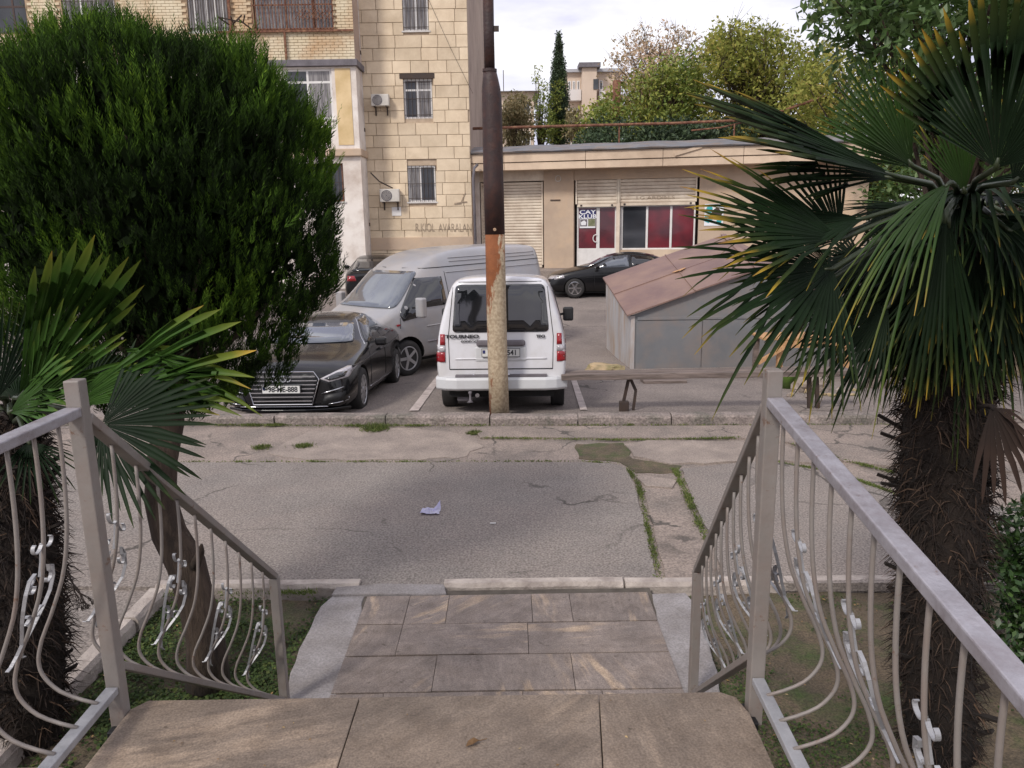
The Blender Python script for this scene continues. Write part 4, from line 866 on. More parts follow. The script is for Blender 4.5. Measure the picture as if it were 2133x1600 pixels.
def decal(bvh, poly, view, off, m, parent, name, th=.006, dens=.09, smooth=True):
    """a panel of thickness th following the body. view: '+x' front, '-x' rear, '+y','-y' sides; poly in (y,z) or (x,z)"""
    bm = bmesh.new(); pts = []
    for i in range(len(poly)):
        a = Vector(poly[i]); b = Vector(poly[(i + 1) % len(poly)]); n = max(1, int((b - a).length / dens))
        for k in range(n): pts.append(a.lerp(b, k / n))
    vs = [bm.verts.new((p.x, p.y, 0)) for p in pts]; bm.faces.new(vs); bmesh.ops.triangulate(bm, faces=bm.faces[:])
    for _ in range(3):
        long_ = [e for e in bm.edges if e.calc_length() > dens * 1.6]
        if not long_: break
        bmesh.ops.subdivide_edges(bm, edges=long_, cuts=1); bmesh.ops.triangulate(bm, faces=bm.faces[:])
    ax = {'+x': Vector((1, 0, 0)), '-x': Vector((-1, 0, 0)), '+y': Vector((0, 1, 0)), '-y': Vector((0, -1, 0))}[view]; front = []; last = None
    for v in bm.verts:
        o_ = (Vector((0, v.co.x, v.co.y)) if 'x' in view else Vector((v.co.x, 0, v.co.y))) + ax * 5
        hit = bvh.ray_cast(o_, -ax)
        if hit[0] is not None: last = hit[0].dot(ax); d = last
        else: d = last if last is not None else 0
        front.append(o_ - ax * 5 + ax * (d + off))
    for v, p in zip(bm.verts, front): v.co = p
    bmesh.ops.recalc_face_normals(bm, faces=bm.faces)
    nsum = Vector(); [nsum.__iadd__(f.normal) for f in bm.faces]
    if nsum.dot(ax) < 0: bmesh.ops.reverse_faces(bm, faces=bm.faces)
    me = bpy.data.meshes.new(name); bm.to_mesh(me); bm.free(); me.materials.append(m)
    if smooth: me.shade_smooth()
    o = link(name, me, parent); s = o.modifiers.new('solid', 'SOLIDIFY'); s.thickness = th; s.offset = 1
    return o
def dline(bvh, pts, view, m, parent, name='panel_gap', r=.006, off=0.0):
    ax = {'+x': Vector((1, 0, 0)), '-x': Vector((-1, 0, 0)), '+y': Vector((0, 1, 0)), '-y': Vector((0, -1, 0))}[view]; out_ = []
    for i in range(len(pts) - 1):
        a = Vector(pts[i]); b = Vector(pts[i + 1]); n = max(2, int((b - a).length / .07))
        for k in range(n + (i == len(pts) - 2)):
            q = a.lerp(b, k / n); o_ = (Vector((0, q.x, q.y)) if 'x' in view else Vector((q.x, 0, q.y))) + ax * 5; h_ = bvh.ray_cast(o_, -ax)
            if h_[0] is not None: out_.append(h_[0] + ax * (off + r * .35))
    return obj(name, MB().tube(out_, r, 5), m, parent, local=True, smooth=True)
def wheel(parent, x, y, z, r, side, rim='alloy', spokes=6, w=.2):
    Mw = Matrix.Translation((x, y, z)) @ Matrix.Rotation(R(-90 * side), 4, 'X')    # axis outwards
    mb = MB(); mb.lathe([(r * .62, -w / 2), (r * .93, -w / 2), (r, -w * .35), (r, w * .3), (r * .95, w * .44), (r * .7, w * .46), (r * .64, w * .4)], 30, Mw)
    wh = obj('wheel', mb, M_['rubber'], parent, local=True, smooth=True)
    mb = MB(); mb.lathe([(r * .64, w * .30), (r * .68, w * .44), (r * .63, w * .45), (r * .58, w * .32), (r * .10, w * .30)], 28, Mw)
    for k in range(spokes):
        a = 2 * math.pi * k / spokes; Ms = Mw @ Matrix.Rotation(a, 4, 'Z')
        mb.box(r * .08, r * .63, -r * .085, r * .085, w * .33, w * .42, Ms)
    mb.lathe([(r * .16, w * .34), (r * .15, w * .45), (r * .02, w * .46)], 14, Mw)
    rm = obj('rim', mb, M_[rim], wh, local=True, smooth=False)
    return wh
def plate(parent, x, y, z, txt, facing, w=.52, h=.115, tilt=0):
    """facing +1 front, -1 rear"""
    Mp = Matrix.Translation((x, y, z)) @ Matrix.Rotation(R(90 * facing), 4, 'Z') @ Matrix.Rotation(R(90), 4, 'X')
    pl = obj('number_plate', MB().box(-w / 2, w / 2, -h / 2, h / 2, 0, .008, Mp), M_['plate_white'], parent, local=True, bevel=.003)
    fr = MB()
    for (a, b, c, d_) in ((-w / 2, w / 2, h / 2 - .006, h / 2), (-w / 2, w / 2, -h / 2, -h / 2 + .006), (-w / 2, -w / 2 + .006, -h / 2 + .006, h / 2 - .006), (w / 2 - .006, w / 2, -h / 2 + .006, h / 2 - .006)): fr.box(a, b, c, d_, .0085, .011, Mp)
    obj('plate_border', fr, M_['plate_ink'], pl, local=True)
    fl = MB().box(-w / 2 + .015, -w / 2 + .05, -.01, .035, .0085, .0105, Mp); obj('flag', fl, M_['print_blue'], pl, local=True)
    text(txt, .098, M_['plate_ink'], Mp @ Matrix.Translation((.025, -.003, .010)), pl, .001, fs=(.92, 1), bold=.0025)
    return pl
def mirror(parent, x, y, z, side, m, size=(.12, .2, .16)):
    mb = MB(); mb.beam((x + .02, y - side * .12, z - .02), (x, y, z), .04, .04)
    hb_ = obj('mirror', mb, M_['black_plastic'], parent, local=True)
    obj('mirror_cap', MB().box(x - size[0] / 2, x + size[0] / 2, min(y, y + side * size[1]), max(y, y + side * size[1]), z - size[2] / 2, z + size[2] / 2), m, hb_, local=True, bevel=.035, segs=3)
# ---------------------------------------------------------------- small white van, seen from the rear (forward = local +x)
q = P(1046, 850, -.04); vz = gz(11.4)
van = thing('small_van', (q.x + .0, 10.22, gz(10.3) - .02), 'small white passenger van parked tail towards the kerb behind the rusty lamp post', 'van', rz=R(88.6))
van.rotation_euler = (0, R(3.6), R(88.4)); van.location.z += .09
# rear face is x = 0, length 4.28
st_ = [(0.0, .30, .86, .98, .84, 1.74, .62), (.05, .27, .895, .99, .875, 1.79, .66), (.35, .25, .905, 1.0, .885, 1.80, .68), (1.2, .24, .905, 1.0, .885, 1.82, .70), (2.3, .24, .905, .99, .885, 1.81, .69), (2.75, .24, .905, .98, .88, 1.68, .66), (3.3, .24, .90, .97, .86, 1.10, .76), (3.9, .26, .87, .90, .80, .96, .68), (4.22, .3, .74, .72, .66, .78, .5)]
vb, vh = loft(st_, 2, [(.78, .25, .36), (3.42, .25, .36)], m=M_['paint_white'], parent=van, hw=.905)
D_ = lambda *a, **k: decal(vh, *a, **k)
D_(rounded([(-.655, 1.06), (.655, 1.06), (.595, 1.70), (-.595, 1.70)], .07), '-x', .004, M_['car_glass'], van, 'rear_window', dens=.12)
dline(vh, [(-.70, .56), (-.71, 1.0), (-.625, 1.735), (.625, 1.735), (.71, 1.0), (.70, .56)], '-x', M_['black_plastic'], van, r=.005)
dline(vh, [(-.70, .56), (.70, .56)], '-x', M_['black_plastic'], van, r=.008)
dline(vh, [(-.62, .70), (.62, .70)], '-x', M_['paint_white'], van, 'crease', r=.012)
for sg in (-1, 1):
    for (z0, z1, m_, nm) in ((.66, .795, 'lamp_red', 'tail_lamp'), (.80, .885, 'lamp_clear', 'reversing_lamp'), (.89, 1.04, 'lamp_red', 'tail_lamp')):
        D_([(sg * .755, z0), (sg * .875, z0), (sg * (.872 if z1 < .95 else .865), z1), (sg * .757, z1)], '-x', .002, M_[m_], van, nm, th=.012, dens=.05)
# bumper, handle bar, plate
mb = MB(); pr = [(-.115, .30), (-.12, .42), (-.10, .455), (.02, .455), (.02, .28), (-.07, .27)]
seg = []
for i in range(13):
    y = -.9 + 1.8 * i / 12; bend = .16 * max(0, abs(y) - .6) ** 2 / .09
    for (a, b) in pr: mb.v.append((a + bend, y, b))
for i in range(12):
    for k in range(6): mb.f.append((i * 6 + k, i * 6 + (k + 1) % 6, i * 6 + 6 + (k + 1) % 6, i * 6 + 6 + k))
mb.f.append(tuple(range(6))); mb.f.append(tuple(reversed(range(72, 78)))); obj('rear_bumper', mb, M_['light_bumper'], van, local=True, bevel=.012)
obj('bumper_step', MB().box(-.085, 0, -.62, .62, .455, .49), M_['slab_grey'], van, local=True, bevel=.006)
for sg in (-.1, .36): obj('bumper_bolt', MB().lathe([(.02, 0), (.015, .012)], 8, Matrix.Translation((-.06, sg, .49))), M_['chrome'], van, local=True)
obj('handle_bar', MB().box(-.05, .02, -.33, .33, .87, .955), M_['slab_grey'], van, local=True, bevel=.03, segs=3)
obj('plate_recess', MB().box(-.012, .03, -.35, .35, .66, .865), M_['light_bumper'], van, local=True, bevel=.02)
plate(van, -.03, 0, .785, '90-EK-541', -1)
def vtext(t, y, z, size, x=-.022, fs=(1, 1), bold=.003): text(t, size, M_['plate_ink'], Matrix.Translation((x, y, z)) @ Matrix.Rotation(R(-90), 4, 'Z') @ Matrix.Rotation(R(90), 4, 'X'), van, .002, fs=fs, bold=bold)
vtext('TOURNEO', .52, 1.005, .075, fs=(1.25, .85)); vtext('connect', .42, .945, .062, fs=(1.2, .8), bold=.002); vtext('TDCi', -.54, 1.0, .05)
obj('exhaust', MB().tube([(-.02, .33, .20), (.3, .33, .2)], .03, 10), M_['chrome'], van, local=True)
obj('tow_ball', MB().lathe([(.0, .27), (.022, .27), (.028, .25), (.015, .225), (.015, .15), (.05, .12)], 10, Matrix.Translation((-.1, .42, 0))), M_['slab_grey'], van, local=True, smooth=True)
obj('underbody', MB().box(.05, 4.0, -.72, .72, .17, .32), M_['wheel_well'], van, local=True)
obj('silencer', MB().box(.1, .4, .45, .62, .10, .30), M_['slab_grey'], van, local=True, bevel=.02)
for x in (.78, 3.42):
    for sg in (-1, 1): wheel(van, x, sg * .79, .23, .315, sg)
mirror(van, 3.0, -.96, 1.12, -1, M_['black_plastic'], (.1, .18, .24)); mirror(van, 3.0, .96, 1.12, 1, M_['black_plastic'], (.1, .18, .24))
for sg, vw in ((1, '+y'), (-1, '-y')):
    for (x0, x1, x2, x3) in ((.25, 1.15, 1.13, .3), (1.28, 2.15, 2.12, 1.28), (2.25, 3.1, 2.72, 2.25)): D_(rounded([(x0, 1.06), (x1, 1.06), (x2, 1.60), (x3, 1.62)], .04), vw, .003, M_['car_glass'], van, 'side_window', dens=.15)
D_(rounded([(-.7, 1.14), (.7, 1.14), (.6, 1.6), (-.6, 1.6)], .05), '+x', .003, M_['car_glass'], van, 'windscreen', dens=.15)
# ---------------------------------------------------------------- large silver van, front towards the left
big = thing('large_van', (-2.72, 15.3, gz(14.8) + .0), 'tall silver white panel van standing crosswise behind the small white van', 'van', rz=math.atan2(-.755, -.655))
# local +x forward; origin at the front axle line centre approx
st_ = [(.86, .42, .80, .82, .72, .90, .58), (.78, .30, .92, .96, .86, 1.08, .72), (.40, .26, .985, 1.12, .95, 1.28, .84), (0.0, .27, .99, 1.24, .97, 1.52, .80), (-.55, .27, .99, 1.28, .975, 2.06, .76), (-1.1, .27, .99, 1.30, .975, 2.34, .74), (-1.9, .27, .99, 1.30, .975, 2.40, .74), (-3.2, .27, .99, 1.30, .975, 2.40, .74), (-4.15, .27, .99, 1.30, .975, 2.39, .74), (-4.3, .29, .96, 1.28, .95, 2.33, .70)]
bb, bh = loft(st_, 2, [(0, .35, .43), (-3.3, .35, .43)], m=M_['paint_silver'], parent=big, hw=.99)
DB = lambda *a, **k: decal(bh, *a, **k)
for sg, vw in ((1, '+y'), (-1, '-y')):
    DB([(.16, 1.20), (.10, 1.30), (-.42, 1.86), (-1.05, 1.86), (-1.08, 1.30), (-.42, 1.29), (-.30, 1.12), (.10, 1.08)], vw, .004, M_['car_glass'], big, 'door_window', dens=.12)
    dline(bh, [(-1.16, 1.95), (-1.18, .45)], vw, M_['black_plastic'], big, r=.006); dline(bh, [(.18, .95), (.16, 1.15)], vw, M_['black_plastic'], big, r=.006)
    dline(bh, [(-.2, 2.03), (-4.25, 2.07)], vw, M_['black_plastic'], big, 'roof_gutter', r=.009)
    dline(bh, [(-1.2, 1.93), (-4.2, 1.95)], vw, M_['paint_silver'], big, 'crease', r=.012)
    dline(bh, [(-.5, .93), (-2.9, .93)], vw, M_['paint_silver'], big, 'crease', r=.014); dline(bh, [(-.5, .62), (-2.85, .62)], vw, M_['slab_grey'], big, 'side_strip', r=.018)
    for k in range(2): dline(bh, [(-1.35, 2.14 + .07 * k), (-4.1, 2.16 + .07 * k)], vw, M_['paint_silver'], big, 'roof_rib', r=.012)
    obj('door_handle', MB().box(-1.16 - .02, -.98, sg * 1.0 - .03, sg * 1.0 + .03, 1.02, 1.18) if False else MB().box(-1.42, -1.27, sg * .985 - .03, sg * .985 + .03, 1.02, 1.2), M_['black_plastic'], big, local=True, bevel=.012)
    obj('indicator', MB().box(.2, .27, sg * .985 - .02, sg * .985 + .01, 1.0, 1.04), M_['lamp_red'], big, local=True, bevel=.005)
    mirror(big, -.12, sg * 1.14, 1.34, sg, M_['paint_silver'], (.14, .2, .38))
    for x in (0, -3.3): wheel(big, x, sg * .87, .35, .35, sg, 'alloy', 5, .22)
    DB(rounded([(sg * .55, .80), (sg * .88, .84), (sg * .86, 1.06), (sg * .62, 1.04)], .05), '+x', .004, M_['lamp_clear'], big, 'headlight', dens=.08)
DB(rounded([(-.84, 1.34), (.84, 1.34), (.70, 1.98), (-.70, 1.98)], .06), '+x', .03, M_['car_glass_pale'], big, 'windscreen', dens=.06)
obj('front_bumper', MB().box(.62, .92, -.85, .85, .32, .62), M_['slab_grey'], big, local=True, bevel=.08, segs=3)
obj('underbody', MB().box(-4.1, .6, -.75, .75, .22, .34), M_['wheel_well'], big, local=True)
# ---------------------------------------------------------------- black fastback with ring badge
aud = thing('parked_car', (-3.10, 10.12, gz(10.6) - .03), 'glossy black fastback car with chrome grille bars facing the kerb under the round tree', 'car', rz=R(-90 + 1.5))
aud.rotation_euler = (0, R(-4.0), R(-91.5))
# local +x forward, origin at nose on the ground; x negative towards the tail
st_ = [(-.03, .22, .70, .55, .66, .66, .50, .02), (-.10, .17, .83, .60, .80, .74, .62, .02), (-.40, .16, .915, .70, .89, .83, .70, .03), (-.9, .16, .92, .80, .90, .91, .72, .04), (-1.35, .16, .92, .86, .905, .99, .68, .035), (-1.62, .16, .92, .90, .90, 1.10, .62, .03), (-2.1, .16, .92, .91, .90, 1.34, .56, .02), (-2.7, .16, .92, .92, .90, 1.39, .55, .02), (-3.3, .16, .92, .93, .90, 1.33, .54, .02), (-4.0, .17, .915, .95, .88, 1.12, .60, .02), (-4.5, .2, .88, .93, .83, .99, .62, .01), (-4.68, .28, .80, .80, .74, .86, .55, .01)]
ab, ah = loft(st_, 2, [(-.88, .33, .365), (-3.72, .33, .365)], m=M_['paint_black'], parent=aud, hw=.92)
DA = lambda *a, **k: decal(ah, *a, **k)
DA(rounded([(-.66, .99), (.66, .99), (.54, 1.24), (-.54, 1.24)], .04), '+x', .03, M_['car_glass_pale'], aud, 'windscreen', dens=.05)
for sg, vw in ((1, '+y'), (-1, '-y')):
    DA([(-1.60, .96), (-2.25, 1.27), (-2.9, 1.32), (-3.5, 1.22), (-3.95, 1.03), (-3.0, .97)], vw, .004, M_['car_glass'], aud, 'side_window', dens=.12)
    dline(ah, [(-1.50, .94), (-2.25, 1.30), (-2.9, 1.345), (-3.55, 1.24), (-4.05, 1.03)], vw, M_['chrome'], aud, 'window_trim', r=.008)
    dline(ah, [(-1.45, .90), (-1.42, .35)], vw, M_['black_plastic'], aud, r=.004); dline(ah, [(-2.6, 1.30), (-2.62, .35)], vw, M_['black_plastic'], aud, r=.006)
    dline(ah, [(-.45, .72), (-4.3, .86)], vw, M_['paint_black'], aud, 'crease', r=.010); dline(ah, [(-1.4, .30), (-3.2, .30)], vw, M_['chrome'], aud, 'sill_trim', r=.008)
    dline(ah, [(-2.1, .80), (-2.3, .81)], vw, M_['paint_black'], aud, 'door_handle', r=.018, off=.02)
    mirror(aud, -1.72, sg * .93, .96, sg, M_['paint_black'], (.12, .18, .13))
    for x in (-.88, -3.72): wheel(aud, x, sg * .81, .325, .325, sg, 'alloy', 10, .22)
    # headlight with light strip, lower intakes
    DA([(sg * .50, .60), (sg * .62, .555), (sg * .84, .60), (sg * .88, .72), (sg * .80, .735)], '+x', .006, M_['lamp_clear'], aud, 'headlight', dens=.05)
    DA([(sg * .56, .605), (sg * .63, .575), (sg * .80, .61), (sg * .82, .675), (sg * .72, .675)], '+x', .014, M_['car_glass'], aud, 'headlight_lens', dens=.05)
    dline(ah, [(sg * .52, .40), (sg * .80, .475)], '+x', M_['chrome'], aud, 'bumper_trim', r=.010, off=.008)
    DA([(sg * .50, .24), (sg * .80, .27), (sg * .82, .42), (sg * .56, .38)], '+x', .005, M_['black_plastic'], aud, 'air_intake', dens=.08)
    dline(ah, [(sg * .60, .255), (sg * .84, .285), (sg * .845, .33)], '+x', M_['chrome'], aud, 'bumper_trim', r=.007, off=.012)
gp_ = [(-.50, .60), (-.43, .70), (.43, .70), (.50, .60), (.40, .26), (-.40, .26)]
gr = DA(gp_, '+x', .02, M_['black_plastic'], aud, 'grille', dens=.08)
for i in range(7):
    z = .31 + .055 * i; w_ = .405 + .095 * (z - .26) / .34 if z < .6 else .5 - .07 * (z - .6) / .1
    obj('grille_bar', MB().beam((.045 - .22 * (w_ ** 2) * .25, -w_ + .02, z), (.045 - .22 * (w_ ** 2) * .25, w_ - .02, z), .012, .013), M_['chrome'], gr, local=True)
pts = [(.02, y, z) for y, z in gp_ + gp_[:1]]
obj('grille_surround', MB().tube([(.012 if abs(p[1]) > .42 else .03, p[1], p[2]) for p in pts], .009, 6, False), M_['chrome'], gr, local=True)
for k in range(4):
    cy = (k - 1.5) * .062; obj('badge_ring', MB().tube([(.075 + .002 * (k % 2), cy + .040 * math.cos(a * math.pi / 10), .615 + .040 * math.sin(a * math.pi / 10)) for a in range(21)], .0065, 6, False), M_['chrome'], gr, local=True)
plate(aud, .075, 0, .475, '98-ME-888', 1)
obj('splitter', MB().prism([(-.28, -.86), (-.06, -.6), (.03, -.3), (.04, 0), (.03, .3), (-.06, .6), (-.28, .86)], .15, .19), M_['paint_black'], aud, local=True, bevel=.01)
dline(ah, [(-.6, .225), (.6, .225)], '+x', M_['chrome'], aud, 'bumper_trim', r=.008, off=.03)
obj('underbody', MB().box(-4.4, -.3, -.75, .75, .13, .25), M_['wheel_well'], aud, local=True)
# ---------------------------------------------------------------- black saloon by the shop, side on
def saloon(name, loc, rz, label, paint, detail=True):
    c = thing(name, loc, label, 'car', rz=rz)
    st_ = [(2.22, .28, .66, .55, .62, .64, .48, .02), (2.12, .2, .80, .62, .77, .74, .60, .02), (1.7, .18, .86, .76, .84, .86, .68, .03), (1.1, .18, .87, .86, .85, .97, .70, .03), (.75, .18, .87, .90, .85, 1.06, .62, .03), (.2, .18, .87, .91, .85, 1.38, .55, .02), (-.5, .18, .87, .92, .85, 1.44, .55, .02), (-1.2, .18, .87, .94, .85, 1.38, .54, .02), (-1.75, .18, .87, .96, .84, 1.12, .60, .02), (-2.15, .2, .84, .94, .80, 1.02, .62, .01), (-2.32, .3, .76, .84, .72, .9, .55, .01)]
    o, bv = loft(st_, 2, [(1.35, .31, .36), (-1.35, .31, .36)], m=paint, parent=c, hw=.87)
    decal(bv, rounded([(-.62, 1.0), (.62, 1.0), (.5, 1.34), (-.5, 1.34)], .04), '+x', .025, M_['car_glass_pale'], c, 'windscreen', dens=.07)
    decal(bv, rounded([(-.62, 1.03), (.62, 1.03), (.5, 1.33), (-.5, 1.33)], .04), '-x', .025, M_['car_glass'], c, 'rear_window', dens=.07)
    for sg, vw in ((1, '+y'), (-1, '-y')):
        decal(bv, [(.72, .97), (.12, 1.31), (-.40, 1.36), (-.42, .98)], vw, .004, M_['car_glass_pale'], c, 'side_window', dens=.14); decal(bv, [(-.50, .98), (-.48, 1.36), (-1.15, 1.30), (-1.55, 1.03)], vw, .004, M_['car_glass'], c, 'side_window', dens=.14)
        dline(bv, [(1.0, .66), (-2.0, .70)], vw, paint, c, 'crease', r=.012); dline(bv, [(.72, .9), (.7, .3)], vw, M_['black_plastic'], c, r=.005); dline(bv, [(-.46, 1.3), (-.48, .3)], vw, M_['black_plastic'], c, r=.005)
        decal(bv, rounded([(sg * .40, .60), (sg * .74, .62), (sg * .78, .74), (sg * .5, .72)], .03), '+x', .004, M_['lamp_clear'], c, 'headlight', dens=.07)
        decal(bv, rounded([(sg * .45, .72), (sg * .74, .72), (sg * .72, .88), (sg * .5, .88)], .03), '-x', .004, M_['lamp_red'], c, 'tail_lamp', dens=.07)
        decal(bv, rounded([(2.02, .60), (1.68, .66), (1.72, .76), (2.02, .70)], .03), vw, .004, M_['lamp_clear'], c, 'headlight', dens=.07)
        mirror(c, .62, sg * .95, 1.0, sg, paint, (.12, .15, .12))
        for x in (1.35, -1.35): wheel(c, x, sg * .77, .32, .32, sg, 'chrome', 6, .2)
    obj('underbody', MB().box(-2.0, 2.0, -.7, .7, .14, .26), M_['wheel_well'], c, local=True)
    return c
q = Q(1201, 612, 25.2)
saloon('parked_car', (q.x + 1.32, 26.05, gz(25.6) + .0), math.pi - .03, 'black saloon car with silver hubcaps standing in front of the tea club shop', M_['paint_dark'])
q = Q(762, 560, 24.5)
saloon('parked_car', (q.x, 26.3, gz(24.3) + .12), R(96), 'dark saloon with red tail lamp half hidden between round tree and tall van', M_['paint_dark'])
# ================================================================ lamp post
mat('post_dark', (.035, .014, .012), (.022, .010, .010), scale=6, rough=.55, bump=.4, c3=(.06, .02, .012), scale3=7, amt3=.3)
mat('post_rust', (.36, .10, .02), (.22, .07, .02), scale=5, rough=.9, bump=.6, c3=(.42, .32, .18), scale3=3.2, amt3=.5)
mat('post_pale', (.44, .33, .22), (.34, .25, .17), scale=3.5, rough=.95, bump=.5, c3=(.42, .15, .04), scale3=1.6, amt3=.5, stretch=(3, 3, .5))
LPY = 9.93
def lp(px, py): return Q(px, py, LPY)
post = thing('lamp_post', (lp(1040, 856).x, LPY, 0), 'tall rusty steel post, dark brown above and pale below, behind the kerb', 'post')
def seg_(name, pts, m, n=20):
    mb = MB(); mb.tube([lp(x, y) for x, y, w in pts], [w / 2 * lp(x, y).y / FPX * 1.0 for x, y, w in pts], n); return obj(name, mb, m, post, smooth=True)
def post_mat():
    m = mat('post_rust_pale', (.26, .09, .032), (.16, .055, .022), scale=5, rough=.9, bump=.5); t = m.node_tree; l = t.links.new; p = t.nodes['Principled BSDF']; base = p.inputs['Base Color'].links[0].from_socket
    tcn = t.nodes.new('ShaderNodeTexCoord'); sx = t.nodes.new('ShaderNodeSeparateXYZ'); l(tcn.outputs['Object'], sx.inputs[0])
    mpn = t.nodes.new('ShaderNodeMapping'); mpn.inputs['Scale'].default_value = (5, 5, 1.6); l(tcn.outputs['Object'], mpn.inputs[0]); n = t.nodes.new('ShaderNodeTexNoise'); n.inputs['Scale'].default_value = 1.3; n.inputs['Detail'].default_value = 7; n.inputs['Roughness'].default_value = .7; l(mpn.outputs[0], n.inputs['Vector'])
    def ma(op, a, b):
        q = t.nodes.new('ShaderNodeMath'); q.operation = op
        for i, v in enumerate((a, b)):
            if isinstance(v, (int, float)): q.inputs[i].default_value = v
            else: l(v, q.inputs[i])
        return q.outputs[0]
    hz = ma('MULTIPLY', ma('SUBTRACT', 2.0, sx.outputs['Z']), .75)      # paint survives lower down
    side = ma('MULTIPLY', sx.outputs['X'], 3.6)                            # and away from the weather side
    f = ma('ADD', ma('ADD', ma('MINIMUM', hz, .55), side), ma('MULTIPLY', ma('SUBTRACT', n.outputs['Fac'], .5), 1.8))
    r = t.nodes.new('ShaderNodeValToRGB'); r.color_ramp.elements[0].position = .0; r.color_ramp.elements[1].position = .12; l(f, r.inputs[0])
    n2 = t.nodes.new('ShaderNodeTexNoise'); n2.inputs['Scale'].default_value = 30; l(tcn.outputs['Object'], n2.inputs['Vector']); c2 = t.nodes.new('ShaderNodeValToRGB'); c2.color_ramp.elements[0].color = (.30, .23, .15, 1); c2.color_ramp.elements[1].color = (.46, .37, .26, 1); c2.color_ramp.elements[0].position = .35; c2.color_ramp.elements[1].position = .65; l(n2.outputs['Fac'], c2.inputs[0])
    mx_ = t.nodes.new('ShaderNodeMixRGB'); l(r.outputs[0], mx_.inputs[0]); l(base, mx_.inputs[1]); l(c2.outputs[0], mx_.inputs[2]); l(mx_.outputs[0], p.inputs['Base Color']); return m
seg_('pole_base', [(1040.5, 872, 43), (1037, 760, 42), (1034, 640, 41.5), (1032.5, 560, 41), (1031, 487, 40.5)], post_mat())
seg_('painted_section', [(1031, 488, 41.2), (1028, 380, 41), (1025.5, 250, 40), (1024.5, 205, 39), (1023, 186, 37), (1021.5, 165, 31), (1020, 146, 25)], M_['post_dark'])
seg_('upper_tube', [(1020, 148, 21), (1018, 60, 21), (1016, -60, 21), (1008, -700, 19)], M_['post_dark'])
obj('weld_collar', MB().tube([lp(1020, 150), lp(1020, 144)], .088, 20), M_['post_dark'], post)
b_ = lp(1031, 478); obj('bolt', MB().lathe([(.022, 0), (.018, .02)], 8, Matrix.Translation((b_.x, LPY - .135, b_.z)) @ Matrix.Rotation(R(90), 4, 'X')), M_['post_pale'], post)
b_ = lp(1034, 60); obj('insulator', MB().box(b_.x - .05, b_.x + .03, LPY - .02, LPY + .02, b_.z - .03, b_.z + .03), M_['iron_dark'], post)
# ================================================================ bench
mat('old_wood', (.26, .205, .18), (.15, .115, .10), scale=3, rough=.95, bump=1.0, bscale=20, stretch=(.5, 6, 6), c3=(.10, .08, .07), scale3=3, amt3=.4)
mat('fresh_wood', (.55, .32, .16), (.42, .23, .11), scale=4, rough=.8, bump=.5, bscale=24, stretch=(5, 5, 1))
BYY = 10.35; bl = Q(1168, 785, BYY); br = Q(1768, 778, BYY)
bench = thing('bench', ((bl.x + br.x) / 2, BYY, gz(BYY)), 'long weathered wooden plank bench on black metal legs before the grey garage', 'bench')
zt = Q(1450, 776, BYY - .12).z
for k in range(2):
    mb = MB(); y0 = BYY - .17 + .165 * k; n = 24; g = random.Random(k)
    for i in range(n + 1):
        x = bl.x + (br.x - bl.x) * i / n; dz = g.uniform(-.005, .005) + (.0); 
        for (a, b_) in ((0, -.075), (.155, -.075), (.155, 0), (0, 0)): mb.v.append((x, y0 + a + g.uniform(-.002, .002), zt + b_ + dz))
    for i in range(n):
        for j in range(4): mb.f.append((i * 4 + j, i * 4 + (j + 1) % 4, i * 4 + 4 + (j + 1) % 4, i * 4 + 4 + j))
    mb.f.append((0, 1, 2, 3)); mb.f.append((4 * n + 3, 4 * n + 2, 4 * n + 1, 4 * n)); obj('plank', mb, M_['old_wood'], bench, bevel=.008)
z0 = gz(BYY)
a = Q(1310, 800, BYY)
mb = MB(); mb.beam((a.x, BYY, zt - .076), (a.x - .09, BYY - .02, z0 + .04), .035, .035); mb.beam((a.x + .01, BYY, zt - .076), (a.x + .10, BYY + .02, zt - .27), .035, .035); mb.beam((a.x + .10, BYY + .02, zt - .27), (a.x + .07, BYY + .02, z0), .035, .035); obj('leg', mb, M_['iron_dark'], bench)
mb = MB().box(a.x - .13, a.x + .0, BYY - .06, BYY + .02, z0 - .01, z0 + .14); obj('leg_foot', mb, M_['iron_dark'], bench, bevel=.01)
for px, px2 in ((1684, 1686), (1699, 1703)):
    a = Q(px, 800, BYY); b_ = Q(px2, 852, BYY); obj('leg', MB().beam((a.x, BYY, zt - .076), (b_.x, BYY, z0 - .02), .05, .05), M_['iron_dark'], bench)
# ================================================================ metal garage
mat('garage_grey', (.19, .195, .205), (.155, .16, .17), scale=1.2, rough=.55, bump=.2, c3=(.24, .2, .18), scale3=2.2, amt3=.2, world_space=True)
mat('garage_pale', (.46, .45, .46), (.36, .35, .36), scale=1.6, rough=.7, bump=.3, c3=(.36, .25, .17), scale3=2.0, amt3=.35, stretch=(2, 2, .5))
mat('garage_roof', (.20, .125, .110), (.165, .10, .09), scale=.8, rough=.6, bump=.3, c3=(.28, .18, .135), scale3=1.1, amt3=.2, world_space=True)
GY = 15.2; n1_ = Q(1313, 772, GY); n2_ = Q(1311, 658, GY); f1_ = Q(1263, 732, 17.9); f2_ = Q(1262, 583, 17.9)
ridge_n = Q(1560, 562, GY); ridge_f = Q(1545, 478, 18.2); rr = Q(1790, 655, GY); rf_ = Q(1700, 560, 18)
gar = thing('metal_garage', (n1_.x + 1.5, GY, gz(GY)), 'low grey sheet metal garage with a rusty red gable roof behind the bench', 'garage')
g0 = gz(GY) - .15
def G(x, z, dy=0): return (x, GY + dy, z)
ridge_n.x = n1_.x + 2.45
